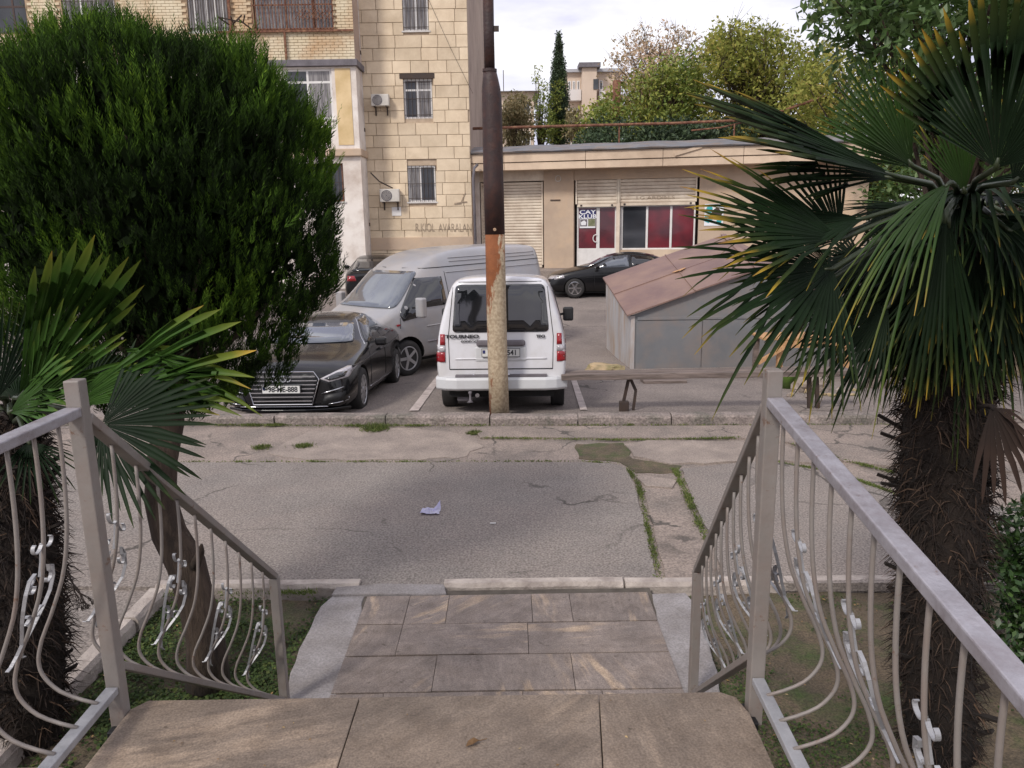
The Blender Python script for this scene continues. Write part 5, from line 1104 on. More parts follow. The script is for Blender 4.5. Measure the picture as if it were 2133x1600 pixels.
mb = MB(); mb.add([(n1_.x, GY, g0), (rr.x, GY, g0), (rr.x, GY, n2_.z), (ridge_n.x, GY, ridge_n.z), (n1_.x, GY, n2_.z), (n1_.x, GY + .04, g0), (rr.x, GY + .04, g0), (rr.x, GY + .04, n2_.z), (ridge_n.x, GY + .04, ridge_n.z), (n1_.x, GY + .04, n2_.z)], [(0, 1, 2, 3, 4), (9, 8, 7, 6, 5), (0, 4, 9, 5), (4, 3, 8, 9), (3, 2, 7, 8), (2, 1, 6, 7)]); obj('gable_wall', mb, M_['garage_grey'], gar)
s0 = Q(1330, 664, GY); s1_ = Q(1690, 664, GY); px1 = Q(1462, 700, GY)
obj('lintel_strip', MB().box(n1_.x + .12, rr.x - .12, GY - .03, GY - .002, s0.z - .03, s0.z + .03), M_['garage_grey'], gar, bevel=.005)
for (a, b_) in ((n1_.x + .10, px1.x - .008), (px1.x + .008, px1.x + 1.55), (px1.x + 1.57, rr.x - .12)): obj('door_panel', MB().box(a, b_, GY - .022, GY - .002, g0 + .12, s0.z - .045), M_['garage_grey'], gar, bevel=.004)
obj('corner_angle', MB().box(n1_.x - .01, n1_.x + .07, GY - .02, GY - .001, g0, n2_.z), M_['garage_pale'], gar)
mb = MB(); mb.add([(n1_.x, GY + .041, g0), (f1_.x, 17.9, g0 - .1), (f2_.x, 17.9, f2_.z), (n1_.x, GY + .041, n2_.z), (n1_.x + .04, GY + .041, g0), (f1_.x + .04, 17.9, g0 - .1), (f2_.x + .04, 17.9, f2_.z), (n1_.x + .04, GY + .041, n2_.z)], [(0, 1, 2, 3), (7, 6, 5, 4), (3, 2, 6, 7), (1, 0, 4, 5)])
obj('side_wall', mb, M_['garage_pale'], gar)
def rp_(a, b, c, d_, name, m): 
    mb = MB(); up = Vector((0, 0, .03)); mb.add([a, b, c, d_, Vector(a) + up, Vector(b) + up, Vector(c) + up, Vector(d_) + up], [(0, 1, 2, 3), (7, 6, 5, 4), (0, 4, 5, 1), (1, 5, 6, 2), (2, 6, 7, 3), (3, 7, 4, 0)]); return obj(name, mb, m, gar)
A = Vector((n2_.x - .06, GY - .1, n2_.z)); B = Vector((f2_.x - .06, 18.0, f2_.z + .02)); C_ = Vector((ridge_n.x + .15, 18.3, 0)); D0 = Vector((ridge_n.x, GY - .1, ridge_n.z + .0))
C_.z = Q(1500, 492, 18.3).z; 
# two sheets with a seam between
m0 = A.lerp(D0, .52); m1_ = B.lerp(C_, .52); mA = A.lerp(B, .5); mB_ = m0.lerp(m1_, .5); mC = D0.lerp(C_, .5)
rp_(A, m0, mB_, mA, 'roof_sheet', M_['garage_roof']); rp_(mA + Vector((0, .005, .012)), mB_ + Vector((0, .005, .012)), m1_, B, 'roof_sheet', M_['garage_roof']); rp_(m0 + Vector((.004, 0, .01)), D0, mC, mB_ + Vector((.004, 0, .01)), 'roof_sheet', M_['garage_roof']); rp_(mB_ + Vector((.004, .005, .02)), mC + Vector((0, .005, .01)), C_, m1_ + Vector((.004, 0, 0)), 'roof_sheet', M_['garage_roof'])
rp_(D0, Vector((rr.x + .06, GY - .1, n2_.z)), Vector((rr.x + .06, 18.0, f2_.z)), C_, 'roof_sheet', M_['garage_roof'])
mb = MB(); gq_ = random.Random(5); q0_ = mB_ + Vector((0, 0, .055))
mb.prism([(.16 * gq_.uniform(.4, 1.2) * math.cos(k * math.pi / 6), .13 * gq_.uniform(.4, 1.2) * math.sin(k * math.pi / 6)) for k in range(12)], 0, .006, Matrix.Translation(q0_) @ (D0 - A).to_track_quat('X', 'Z').to_matrix().to_4x4()); obj('foam_patch', mb, M_['fresh_wood'], gar)
obj('ridge_cap', MB().beam(D0 + Vector((0, 0, .035)), C_ + Vector((0, 0, .045)), .12, .015), M_['garage_roof'], gar)
for (a, b_) in ((mA, mB_), (m0, m1_)): obj('seam_batten', MB().beam(a + Vector((0, 0, .04)), b_ + Vector((0, 0, .04)), .03, .02), M_['garage_roof'], gar)
mb = MB(); mb.add([(rr.x, GY + .041, g0), (rr.x, 17.9, g0), (rr.x, 17.9, f2_.z - .02), (rr.x, GY + .041, n2_.z)], [(0, 1, 2, 3)]); obj('side_wall', mb, M_['garage_grey'], gar)
# ---- rubble, table, stones, stump, wall on the right
def rock(name, c, r, label=None, cat=None, m='patch_concrete', seed=0, flat=.6, parent=None):
    g = random.Random(seed); bm = bmesh.new(); bmesh.ops.create_icosphere(bm, subdivisions=3, radius=1)
    for v in bm.verts:
        n_ = mn.noise(v.co * 1.3 + Vector((seed * 3.1, 0, 0))) * .45 + mn.noise(v.co * 3.4 + Vector((seed, 5, 0))) * .18; v.co *= 1 + n_; v.co = Vector((v.co.x * r[0], v.co.y * r[1], v.co.z * r[2]))
    me = bpy.data.meshes.new(name); bm.to_mesh(me); bm.free(); me.materials.append(M_[m]); o = link(name, me, parent); o.location = Vector(c) - (wpos(parent) if parent else Vector()); tag(o, label, cat); return o
mat('rubble', (.50, .37, .22), (.33, .25, .15), scale=5, rough=.95, bump=1, bscale=14, c3=(.18, .17, .07), scale3=3, amt3=.4)
mat('green_plastic', (.12, .22, .03), (.08, .13, .03), scale=4, rough=.6)
c = Q(1262, 752, 14.9); rock('rubble_slab', (c.x, 15.0, gz(15) + .03), (.42, .35, .12), 'pale broken concrete lump at the left corner of the metal garage', 'rubble', 'rubble', 3)
c = Q(1715, 826, 11.4); rock('boulder', (c.x, 11.9, gz(11.9) + .10), (.26, .2, .17), 'smooth grey boulder under the right end of the bench', 'stone', 'patch_concrete', 5)
c = Q(1390, 778, 13.0)
pb_ = obj('loose_board', MB().box(c.x - .4, c.x + .35, 13.0, 13.4, gz(13.2) - .02, gz(13.2) + .06, ), M_['old_wood'], bevel=.01); tag(pb_, 'weathered loose board lying on the ground in front of the garage doors', 'board')
c = Q(1645, 790, 12.2); bk = MB().lathe([(.12, 0), (.15, .24), (.155, .25), (.14, .25), (.11, .02)], 18, Matrix.Translation((c.x, 12.3, gz(12.3)))); tag(obj('bucket', bk, M_['green_plastic'], smooth=True), 'small lime green bucket on the ground beneath the wooden work table', 'bucket')
rub = thing('stone_heap', (Q(1670, 830, 12).x, 12.0, gz(12)), 'scattered little pale stones on the ground behind the bench legs', 'stones')
g = random.Random(8)
for k in range(26): px = g.uniform(1640, 1790); yy = g.uniform(11.2, 12.4); rock('stone', (Q(px, 830, yy).x, yy, gz(yy) + .015), (g.uniform(.02, .07), g.uniform(.02, .06), g.uniform(.015, .04)), m=g.choice(['rubble', 'patch_concrete', 'kerb_white']), seed=20 + k, parent=rub)
TY = 13.6; t0 = Q(1578, 690, TY); t1 = Q(1730, 690, TY); zt = Q(1640, 703, TY - .3).z; gt = gz(TY)
tb = thing('work_table', ((t0.x + t1.x) / 2, TY, gt), 'rough new wood work table with a slanting brace before the garage', 'table')
for k in range(3): obj('board', MB().box(t0.x, t1.x + .3, TY - .35 + .235 * k, TY - .35 + .235 * k + .22, zt - .04, zt), M_['fresh_wood'], tb, bevel=.006)
obj('apron', MB().box(t0.x + .28, t1.x + .2, TY - .34, TY - .3, zt - .18, zt - .045), M_['fresh_wood'], tb)
for (x, y) in ((t0.x + .33, TY - .26), (t1.x + .2, TY - .26), (t0.x + .08, TY + .28), (t1.x + .2, TY + .28)): obj('leg', MB().box(x - .045, x + .045, y - .045, y + .045, gt - .1, zt - .04), M_['fresh_wood' if y < TY else 'old_wood'], tb)
obj('brace', MB().beam((t0.x + .36, TY - .36, zt - .16), (t0.x - .08, TY - .36, gt + .34), .05, .07), M_['fresh_wood'], tb)
c = Q(1822, 805, 12.2); sm_ = MB().lathe([(.19, -.1), (.165, .05), (.15, .25), (.17, .46), (.1, .47)], 16, Matrix.Translation((c.x, 12.2, gz(12.2)))); tag(obj('tree_stump', sm_, M_['old_wood'], smooth=True), 'grey upright log stump right of the bench end', 'stump')
rw = thing('stone_wall', (Q(1950, 700, 13.4).x, 13.4, gz(13)), 'rough beige stone retaining wall behind the shaggy palm on the right', 'wall')
mat('wall_stone', (.46, .36, .23), (.36, .28, .18), scale=2.5, rough=.95, bump=.8, bscale=12, rand=.18, c3=(.2, .15, .11), scale3=2, amt3=.3, world_space=True)
wx0 = Q(1835, 700, 13.4).x; wx1 = wx0 + 6; wz1 = Q(2100, 560, 13.4).z
obj('wall_core', MB().box(wx0, wx1, 13.45, 13.75, gz(13) - .2, wz1 - .02), M_['mortar'], rw)
g = random.Random(12); z = gz(13.4) - .1
while z < wz1 - .1:
    hc = g.uniform(.26, .34); x = wx0 - g.uniform(0, .2)
    while x < wx1:
        l_ = g.uniform(.3, .62)
        if x + l_ > wx0 + .1:
            xa_ = max(x, wx0); o = link('stone', blk_me.copy() if False else bpy.data.meshes.get('wall_block') or MB().box(-.5, .5, 0, .1, -.5, .5).mesh('wall_block', M_['wall_stone']), rw)
            o.location = Vector(((xa_ + x + l_) / 2, 13.37 + g.uniform(-.02, .02), z + hc / 2)) - wpos(rw); o.scale = (x + l_ - xa_ - .025, 1, min(hc, wz1 - z) - .025); o.rotation_euler = (0, g.uniform(-.02, .02), 0)
            bvm = o.modifiers.new('bevel', 'BEVEL'); bvm.width = .02; bvm.segments = 2
        x += l_
    z += hc
# ================================================================ litter
mat('plastic_bag', (.58, .56, .78), (.75, .74, .85), scale=14, rough=.25, trans=.35)
c = P(897, 1068, .015); bm = bmesh.new(); bmesh.ops.create_grid(bm, x_segments=18, y_segments=14, size=.5)
for v in bm.verts:
    x, y = v.co.x, v.co.y; hx = .17 * x; hy = .12 * y; n_ = mn.noise(Vector((x * 3.2, y * 3.2, 2))) ; edge = max(abs(x), abs(y)) * 2
    z = .03 + .035 * n_ + .02 * mn.noise(Vector((x * 8, y * 8, 0)))
    if x > .15 and y > .1: z += .13 * (x - .15) * 3 * max(0, y - .1) * 3
    v.co = Vector((hx * (1 + .15 * n_), hy * (1 - .2 * n_), max(.002, z * (1.25 - edge * .75))))
me = bpy.data.meshes.new('plastic_bag'); bm.to_mesh(me); bm.free(); me.materials.append(M_['plastic_bag']); o = link('plastic_bag', me); o.location = c; s_ = o.modifiers.new('t', 'SOLIDIFY'); s_.thickness = .0015
tag(o, 'crumpled pale violet plastic bag lying on the asphalt', 'plastic bag')
c = P(1027, 1092, .015); tag(obj('cigarette_butt', MB().tube([(c.x - .024, c.y, .024), (c.x + .024, c.y + .004, .022)], .007, 8), M_['frame_white']), 'white cigarette butt lying on the asphalt right of the plastic bag', 'cigarette butt')
c = P(985, 1552, 1.0)
lf = MB(); Ml = Matrix.Translation((c.x, c.y, 1.004)) @ Matrix.Rotation(R(35), 4, 'Z')
lf.add([Ml @ Vector(p) for p in ((-.026, 0, .002), (-.008, -.012, .009), (.012, -.010, .011), (.024, 0, .002), (.010, .010, .013), (-.010, .012, .008), (0, 0, .001))], [(0, 1, 6), (1, 2, 6), (2, 3, 6), (3, 4, 6), (4, 5, 6), (5, 0, 6)]); lf.tube([Ml @ Vector((.02, 0, .002)), Ml @ Vector((.045, -.012, .006))], .0012, 4)
tag(obj('dry_leaf', lf, M_['dry_leaf']), 'curled dry brown leaf on the middle landing slab', 'leaf')
# ================================================================ vegetation
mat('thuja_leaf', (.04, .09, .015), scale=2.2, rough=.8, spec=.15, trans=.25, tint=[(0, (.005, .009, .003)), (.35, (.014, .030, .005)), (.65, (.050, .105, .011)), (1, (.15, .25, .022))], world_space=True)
mat('palm_leaf', (.02, .05, .012), scale=3, rough=.55, spec=.12, trans=.10, tint=[(0, (.006, .013, .006)), (.62, (.008, .019, .006)), (.80, (.028, .042, .009)), (.9, (.30, .20, .025)), (1, (.26, .13, .045))], world_space=True)
mat('palm_leaf_fresh', (.03, .08, .015), scale=3, rough=.5, spec=.22, trans=.15, tint=[(0, (.012, .028, .006)), (.66, (.022, .052, .008)), (.84, (.075, .10, .015)), (.93, (.34, .22, .035)), (1, (.30, .15, .05))], world_space=True)
mat('palm_leaf_light', (.03, .08, .015), scale=3, rough=.5, spec=.2, trans=.25, tint=[(0, (.022, .055, .009)), (.66, (.045, .105, .016)), (.84, (.13, .16, .02)), (.93, (.40, .25, .04)), (1, (.32, .16, .05))], world_space=True)
mat('palm_dead', (.10, .045, .03), (.06, .028, .02), scale=5, rough=.9, tint=[(0, (.012, .006, .004)), (1, (.03, .014, .008))])
mat('petiole', (.018, .03, .010), (.03, .04, .015), scale=5, rough=.5)
mat('palm_fibre', (.07, .04, .027), scale=6, rough=1, tint=[(0, (.008, .005, .004)), (.7, (.028, .017, .012)), (1, (.09, .055, .035))])
mat('palm_bark', (.012, .008, .006), (.022, .014, .01), scale=8, rough=1, bump=1, bscale=22)
mat('bark', (.055, .036, .026), (.025, .017, .013), scale=3, rough=1, bump=1.0, bscale=16, stretch=(3, 3, .7), c3=(.10, .07, .05), scale3=5, amt3=.3)
mat('leaf_green', (.05, .1, .02), scale=1.4, rough=.45, spec=.5, trans=.35, tint=[(0, (.04, .075, .02)), (.5, (.09, .16, .045)), (.85, (.17, .25, .09)), (1, (.2, .22, .06))], world_space=True)
mat('leaf_olive', (.1, .12, .03), scale=.5, rough=.8, spec=.2, trans=.4, tint=[(0, (.12, .15, .03)), (.5, (.25, .27, .06)), (.85, (.42, .38, .10)), (1, (.52, .40, .14))], world_space=True)
mat('leaf_autumn', (.3, .2, .1), scale=.5, rough=.8, trans=.35, tint=[(0, (.32, .27, .12)), (.4, (.50, .37, .22)), (.8, (.62, .45, .33)), (1, (.7, .54, .42))], world_space=True)
mat('leaf_dark', (.02, .05, .02), scale=.8, rough=.7, trans=.25, tint=[(0, (.03, .05, .03)), (.6, (.055, .09, .04)), (1, (.10, .14, .06))], world_space=True)
mat('leaf_ivy', (.1, .15, .02), scale=.8, rough=.7, trans=.3, tint=[(0, (.08, .13, .02)), (.5, (.20, .25, .05)), (1, (.40, .38, .08))], world_space=True)
mat('leaf_brownish', (.1, .08, .04), scale=.8, rough=.8, trans=.25, tint=[(0, (.12, .12, .05)), (.5, (.26, .22, .11)), (1, (.38, .29, .15))], world_space=True)
mat('leaf_shrub', (.03, .07, .02), scale=3, rough=.4, spec=.5, trans=.25, tint=[(0, (.015, .035, .012)), (.5, (.035, .08, .02)), (1, (.09, .16, .04))], world_space=True)
# ---- round conifer
def conifer():
    g = np.random.default_rng(42)
    base = P(432, 1408, -.05); t = thing('round_conifer', base, 'big dark green globe conifer on a leaning bare trunk in the left planting bed', 'tree')
    tp = [(434, 1425, 4.03), (428, 1330, 4.04), (408, 1250, 4.05), (388, 1175, 4.06), (352, 1110, 4.08), (334, 1040, 4.1), (338, 960, 4.12), (352, 880, 4.15), (360, 700, 4.3), (360, 520, 4.35)]
    obj('trunk', MB().tube([Q(*p) for p in tp], [.125, .105, .10, .105, .095, .085, .08, .08, .07, .03], 16), M_['bark'], t, smooth=True)
    obj('branch_stub', MB().tube([Q(405, 1180, 4.0), Q(418, 1150, 3.95), Q(420, 1135, 3.92)], [.03, .022, .008], 8), M_['bark'], t, smooth=True)
    c = np.array(Q(326, 450, 4.45)); R3 = np.array([1.0, .94, .94])
    # skeleton limbs
    mb = MB(); tr = Q(356, 800, 4.2)
    for k in range(14):
        a = 2 * math.pi * k / 14; e = Vector((c[0] + .7 * math.cos(a), c[1] + .6 * math.sin(a), c[2] + (-.4 + .9 * ((k * 5) % 14) / 14))); mb.tube([tr, tr.lerp(e, .4) + Vector((0, 0, -.05)), e], [.035, .022, .006], 6)
    obj('branches', mb, M_['bark'], t, smooth=True)
    def shape(d):   # radius factor: lumpy, cut away towards the bottom
        f = np.array([1 + .13 * mn.noise(Vector(v * 2.3) + Vector((4, 1, 7))) + .10 * mn.noise(Vector(v * 5.5)) for v in d]); f *= np.where(d[:, 2] < -.2, 1 - .04 * np.clip(-d[:, 2] - .2, 0, 1) ** 1.2, 1.0); return f
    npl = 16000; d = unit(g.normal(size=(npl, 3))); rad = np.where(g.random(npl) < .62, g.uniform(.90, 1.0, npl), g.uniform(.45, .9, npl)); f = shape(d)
    pos = c + d * R3 * (f * rad)[:, None]; pos[:, 2] += np.where(d[:, 2] < 0, d[:, 2] * .24 * rad, 0)
    ax = unit(d * .42 + np.array([0, 0, 1.0]) + g.normal(0, .17, (npl, 3))); L_ = g.uniform(.07, .14, npl) * np.where(d[:, 2] > .35, 1.45, 1); L_ *= np.where(rad > .9, 1, .9)
    # long leaders breaking the outline
    big_ = (g.random(npl) < .07) & (rad > .93); L_[big_] *= 1.55
    side = unit(np.cross(ax, g.normal(size=(npl, 3)))); nrm = unit(np.cross(side, ax))
    k = 20; V = []; T = []
    clump = np.array([mn.noise(Vector(p * 2.6)) + .5 * mn.noise(Vector(p * 7)) for p in pos])
    for i in range(k):
        tt = i / (k - 1); s_ = 0 if i == k - 1 else (1 if i % 2 else -1)
        st_ = pos + ax * (L_ * tt * .82)[:, None] + nrm * g.normal(0, .006, (npl, 1)); out_ = unit(ax * .95 + side * s_ * .42 + nrm * g.normal(0, .30, (npl, 1)))
        ln = np.minimum(L_, .15) * (.36 * (1 - tt * .6)); v, q = leaf_quads(st_, out_, nrm, ln, ln * .19); V.append(v.reshape(npl, 4, 3))
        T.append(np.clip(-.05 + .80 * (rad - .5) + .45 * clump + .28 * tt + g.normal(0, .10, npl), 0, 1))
    V = np.stack(V, 1).reshape(-1, 3); T = np.stack(T, 1).reshape(-1); q = np.arange(len(V)).reshape(-1, 4)
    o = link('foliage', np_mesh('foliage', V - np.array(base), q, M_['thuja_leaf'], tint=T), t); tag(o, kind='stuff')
    # dense inner twig mass: big overlapping sprays near the core
    n2 = 9000; d = unit(g.normal(size=(n2, 3))); pos = c + d * R3 * (shape(d) * g.uniform(.35, .80, n2))[:, None]; ax = unit(g.normal(size=(n2, 3)) + np.array([0, 0, .5])); nr = unit(np.cross(ax, g.normal(size=(n2, 3)))); ln = g.uniform(.08, .16, n2)
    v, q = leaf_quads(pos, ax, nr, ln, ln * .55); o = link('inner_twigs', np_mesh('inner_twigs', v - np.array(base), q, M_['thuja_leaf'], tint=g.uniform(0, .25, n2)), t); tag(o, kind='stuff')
conifer()
# ---- fan palms
def fan_leaf(parent, H, T, Nh, spread=140, nseg=34, cup=.15, droop=.12, m='palm_leaf', yellow=.0, joined=.42, seed=0, crown=None, wscale=1.0, bend=0.0, petr=.012):
    """H: hastula (where the blade begins), T: tip of the middle segment, Nh: roughly which way the upper face looks"""
    g = random.Random(seed); H = Vector(H); T = Vector(T); A = (T - H); Rr = A.length; A.normalize(); Nn = Vector(Nh); Nn = (Nn - A * Nn.dot(A)).normalized(); Sd = A.cross(Nn).normalized()
    ts = [.03, .18, .32, joined, .55, .68, .8, .91, 1.0]; V = []; F = []; TT = []; dphi = R(spread) / nseg
    for k in range(nseg):
        u = (k + .5) / nseg * 2 - 1; ph = u * R(spread) / 2; L_ = Rr * (1 - .22 * abs(u) ** 2) * g.uniform(.93, 1.03); tipd = g.choice([g.uniform(.4, 1.4), g.uniform(.4, 1.4), g.uniform(1.5, 3.2)]); L_ *= g.choice([1, 1, 1, 1, 1, g.uniform(.72, .95)]); tw = g.uniform(-.04, .04); ysh = g.uniform(-.05, .06) + yellow
        dirv = (A * math.cos(ph + tw * .3) + Sd * math.sin(ph + tw * .3)); per = (-A * math.sin(ph) + Sd * math.cos(ph)); o = len(V)
        for t in ts:
            # pos along the segment
            p = H + dirv * (L_ * t) + Nn * (cup * (1 - math.cos(ph)) * L_ * t * 1.2) - Nn * (bend * L_ * t * t) - Vector((0, 0, 1)) * (droop * L_ * (t ** 2.6) * (tipd if t > .6 else 1))
            if t <= joined: w = L_ * t * dphi * .5 * 1.02
            else: w = L_ * joined * dphi * .5 * max(0, (1 - (t - joined) / (1 - joined)) ** .42) * 1.0 * wscale + .0008
            pl = .42 * w * (1 if t <= joined else .8)
            V += [p - per * w + Nn * pl, p - Nn * pl, p + per * w + Nn * pl]; TT += [min(1, max(0, t * .86 + ysh))] * 3
        for i in range(len(ts) - 1):
            a = o + i * 3; F += [(a, a + 1, a + 4, a + 3), (a + 1, a + 2, a + 5, a + 4)]
    sh_ = wpos(parent); v = np.array([tuple(p - sh_) for p in V]); o = link('frond', np_mesh('frond', v, np.array(F), M_[m], tint_pt=np.array(TT), smooth=False), parent)
    if crown is not None:
        C0 = Vector(crown); mid = C0.lerp(H, .5) + Vector((0, 0, .06)); obj('petiole', MB().tube([C0, mid, H, H + A * Rr * .06], [petr * 1.4, petr, petr * .8, petr * .4], 6), M_['petiole' if m != 'palm_dead' else 'palm_dead'], o, smooth=True)
    return o
def palm_trunk(parent, pts, rad, seed, hairs=5200, stubs=46):
    g = np.random.default_rng(seed); pts = [Vector(p) for p in pts]
    obj('trunk', MB().tube(pts, rad, 20), M_['palm_bark'], parent, smooth=True)
    n = hairs; t = g.uniform(0, 1, n) * (len(pts) - 1); i = np.minimum(t.astype(int), len(pts) - 2); f = (t - i)[:, None]
    Pn = np.array(pts); R_ = np.array(rad); c = Pn[i] * (1 - f) + Pn[i + 1] * f; r_ = R_[i] * (1 - f[:, 0]) + R_[i + 1] * f[:, 0]; a = g.uniform(0, 2 * math.pi, n); rd = np.stack([np.cos(a), np.sin(a), np.zeros(n)], 1)
    tg = np.stack([-np.sin(a), np.cos(a), np.zeros(n)], 1)
    p0 = c + rd * (r_ * .96)[:, None]; dr = unit(rd * g.uniform(.35, 1.0, (n, 1)) + tg * g.normal(0, .7, (n, 1)) + np.array([0, 0, 1]) * g.normal(-.15, .7, (n, 1))); ln = g.uniform(.04, .15, n)
    sdv = unit(np.cross(dr, g.normal(size=(n, 3)))); w = g.uniform(.0012, .0045, n)[:, None]
    p1 = p0 + dr * (ln * .5)[:, None]; p2 = p1 + unit(dr + np.array([0, 0, -.7])) * (ln * .5)[:, None]
    V = np.stack([p0 - sdv * w, p0 + sdv * w, p1 + sdv * w * .8, p1 - sdv * w * .8, p2 + sdv * w * .2, p2 - sdv * w * .2], 1).reshape(-1, 3); b = np.arange(n)[:, None] * 6
    Fq = np.concatenate([b + np.array([0, 1, 2, 3]), b + np.array([3, 2, 4, 5])], 0); tn = np.tile(np.clip(g.normal(.45, .3, n), 0, 1), 2)
    tag(link('fibres', np_mesh('fibres', V - np.array(wpos(parent)), Fq, M_['palm_fibre'], tint=tn), parent), kind='stuff')
    gr = random.Random(seed); mb = MB()
    for k in range(stubs):
        t = gr.uniform(.02, .98) * (len(pts) - 1); i = min(int(t), len(pts) - 2); c = pts[i].lerp(pts[i + 1], t - i); r_ = rad[i] * .9; a = gr.uniform(0, 2 * math.pi); rd = Vector((math.cos(a), math.sin(a), 0)); e = c + rd * (r_ + gr.uniform(.05, .13)) + Vector((0, 0, gr.uniform(.02, .12)))
        mb.beam(c + rd * r_ * .8, e, gr.uniform(.02, .04), .012)
    tag(obj('leaf_stubs', mb, M_['palm_bark'], parent), kind='stuff')
CAMV = Vector((0, 0, CAMH))
def toward(p): return (CAMV - Vector(p)).normalized()
UP = Vector((0, 0, 1))
# right palm
pb0 = P(1960, 1560, -.06); PY = pb0.y
rpalm = thing('fan_palm', pb0, 'fan palm with a thick shaggy dark trunk and yellow tipped fronds right of the stairs', 'palm', 'fan palms beside the stairs')
tp = [(1962, 1600), (1952, 1400), (1955, 1250), (1962, 1120), (1965, 1000), (1972, 880), (1985, 760), (1990, 640), (1992, 520), (1995, 450)]
palm_trunk(rpalm, [Q(x, y, PY) for x, y in tp], [.155, .16, .165, .18, .185, .18, .17, .15, .12, .08], 3, 9000, 60)
CR = Q(1995, 455, PY)
def fl(parent, cr, hx, hy, hY, tx, ty, tY, nv, **k): return fan_leaf(parent, Q(hx, hy, hY), Q(tx, ty, tY), nv, crown=cr, **k)
n0 = toward(CR)
fl(rpalm, CR, 1868, 368, 3.05, 1424, 190, 2.9, UP * .9 + n0 * .55, spread=52, nseg=16, cup=.2, droop=.02, seed=1, joined=.78, yellow=.02)
fl(rpalm, CR, 1860, 372, 3.1, 1560, 300, 3.1, UP * .8 + n0 * .8, spread=60, nseg=18, cup=.1, droop=.05, seed=2, joined=.75, yellow=-.05)
fl(rpalm, CR, 1900, 345, 3.2, 1772, 118, 3.25, n0 + Vector((-.6, 0, .2)), spread=56, nseg=17, cup=.3, droop=.0, seed=3, yellow=-.12, m='palm_leaf_fresh')
fl(rpalm, CR, 1905, 350, 3.3, 1700, 225, 3.4, n0 + Vector((-.3, 0, .4)), spread=46, nseg=14, cup=.3, droop=.03, seed=4, yellow=-.1, m='palm_leaf_fresh')
fl(rpalm, CR, 1752, 498, 2.9, 1424, 388, 2.75, UP * .75 + n0 * .75, spread=78, nseg=26, cup=.2, droop=.06, seed=5, yellow=.10, joined=.55)
fl(rpalm, CR, 1748, 490, 3.1, 1600, 370, 3.2, n0 + UP * .4, spread=110, nseg=22, cup=.25, droop=.06, seed=6, yellow=.0)
fl(rpalm, CR, 1735, 560, 2.85, 1418, 575, 2.65, UP * .55 + n0, spread=150, nseg=40, cup=.12, droop=.16, seed=7, yellow=-.01, joined=.45)
fl(rpalm, CR, 1740, 575, 2.9, 1550, 650, 2.75, UP * .35 + n0, spread=120, nseg=30, cup=.05, droop=.14, seed=8, yellow=-.04, joined=.42)
fl(rpalm, CR, 1800, 455, 3.0, 1500, 480, 2.9, UP * .9 + n0 * .5, spread=80, nseg=22, cup=.15, droop=.14, seed=9, yellow=.04)
fl(rpalm, CR, 1972, 440, 2.75, 1900, 860, 2.7, n0 + Vector((-.5, 0, .2)), spread=20, nseg=8, cup=.3, droop=.0, seed=10, yellow=.0, joined=.4)
fl(rpalm, CR, 1975, 450, 2.85, 2010, 850, 2.9, n0 + Vector((.4, 0, .1)), spread=20, nseg=8, cup=.3, droop=.0, seed=11, yellow=.03)
fl(rpalm, CR, 1980, 380, 2.7, 1775, 540, 2.5, UP + n0 * .5 + Vector((-.2, 0, 0)), spread=50, nseg=16, cup=.2, droop=.35, seed=12, yellow=.03, m='palm_leaf_fresh', bend=.15)
fl(rpalm, CR, 2075, 350, 2.5, 2170, -60, 2.3, n0 * .9 + Vector((-.3, 0, .25)), spread=128, nseg=36, cup=.15, droop=.02, seed=13, yellow=.05, joined=.72)
fl(rpalm, CR, 2110, 380, 2.6, 2330, 180, 2.5, n0 * .9 + Vector((.1, 0, .3)), spread=110, nseg=32, cup=.15, droop=.02, seed=14, yellow=.03, joined=.6)
fl(rpalm, CR, 2010, 400, 2.9, 1960, 215, 2.9, n0 + Vector((-.5, 0, .3)), spread=60, nseg=16, cup=.3, droop=.0, seed=15, yellow=.06, m='palm_leaf_fresh')
fl(rpalm, CR, 1850, 640, 3.3, 1655, 765, 3.3, UP * .5 + n0, spread=110, nseg=28, cup=.08, droop=.15, seed=16, yellow=-.08)
fl(rpalm, CR, 1880, 640, 3.5, 1745, 800, 3.6, UP * .4 + n0, spread=90, nseg=24, cup=.08, droop=.15, seed=17, yellow=-.05)
fl(rpalm, CR, 2080, 600, 3.1, 2150, 760, 3.0, UP * .4 + n0, spread=100, nseg=16, cup=.05, droop=.2, seed=18, yellow=-.05, wscale=.8)
fl(rpalm, CR, 2100, 480, 3.0, 2260, 520, 2.9, UP * .5 + n0, spread=130, nseg=30, cup=.1, droop=.15, seed=19)
fl(rpalm, CR, 1800, 560, 3.5, 1640, 600, 3.8, UP * .4 + n0, spread=150, nseg=30, cup=.1, droop=.12, seed=20, yellow=-.06)
gq = random.Random(99)
for k in range(30):
    a = 2 * math.pi * (k + gq.random() * .5) / 15; el_ = gq.uniform(-.75, .35); dv = Vector((math.cos(a) * math.cos(el_), math.sin(a) * math.cos(el_), math.sin(el_)))
    if dv.y < -.35: dv.y = -dv.y * .5
    if dv.x < -.2 and el_ > -.1: dv.x *= -.6
    Hh = Vector(CR) + dv * gq.uniform(.28, .45) + Vector((0, 0, -.05)); Tt = Hh + dv * gq.uniform(.42, .6) + Vector((0, 0, -.06)); fan_leaf(rpalm, Hh, Tt, UP + dv * -.2 + n0 * .35, spread=gq.uniform(110, 170), nseg=30, cup=.1, droop=gq.uniform(.1, .3), seed=200 + k, yellow=gq.uniform(-.08, .04), crown=CR)
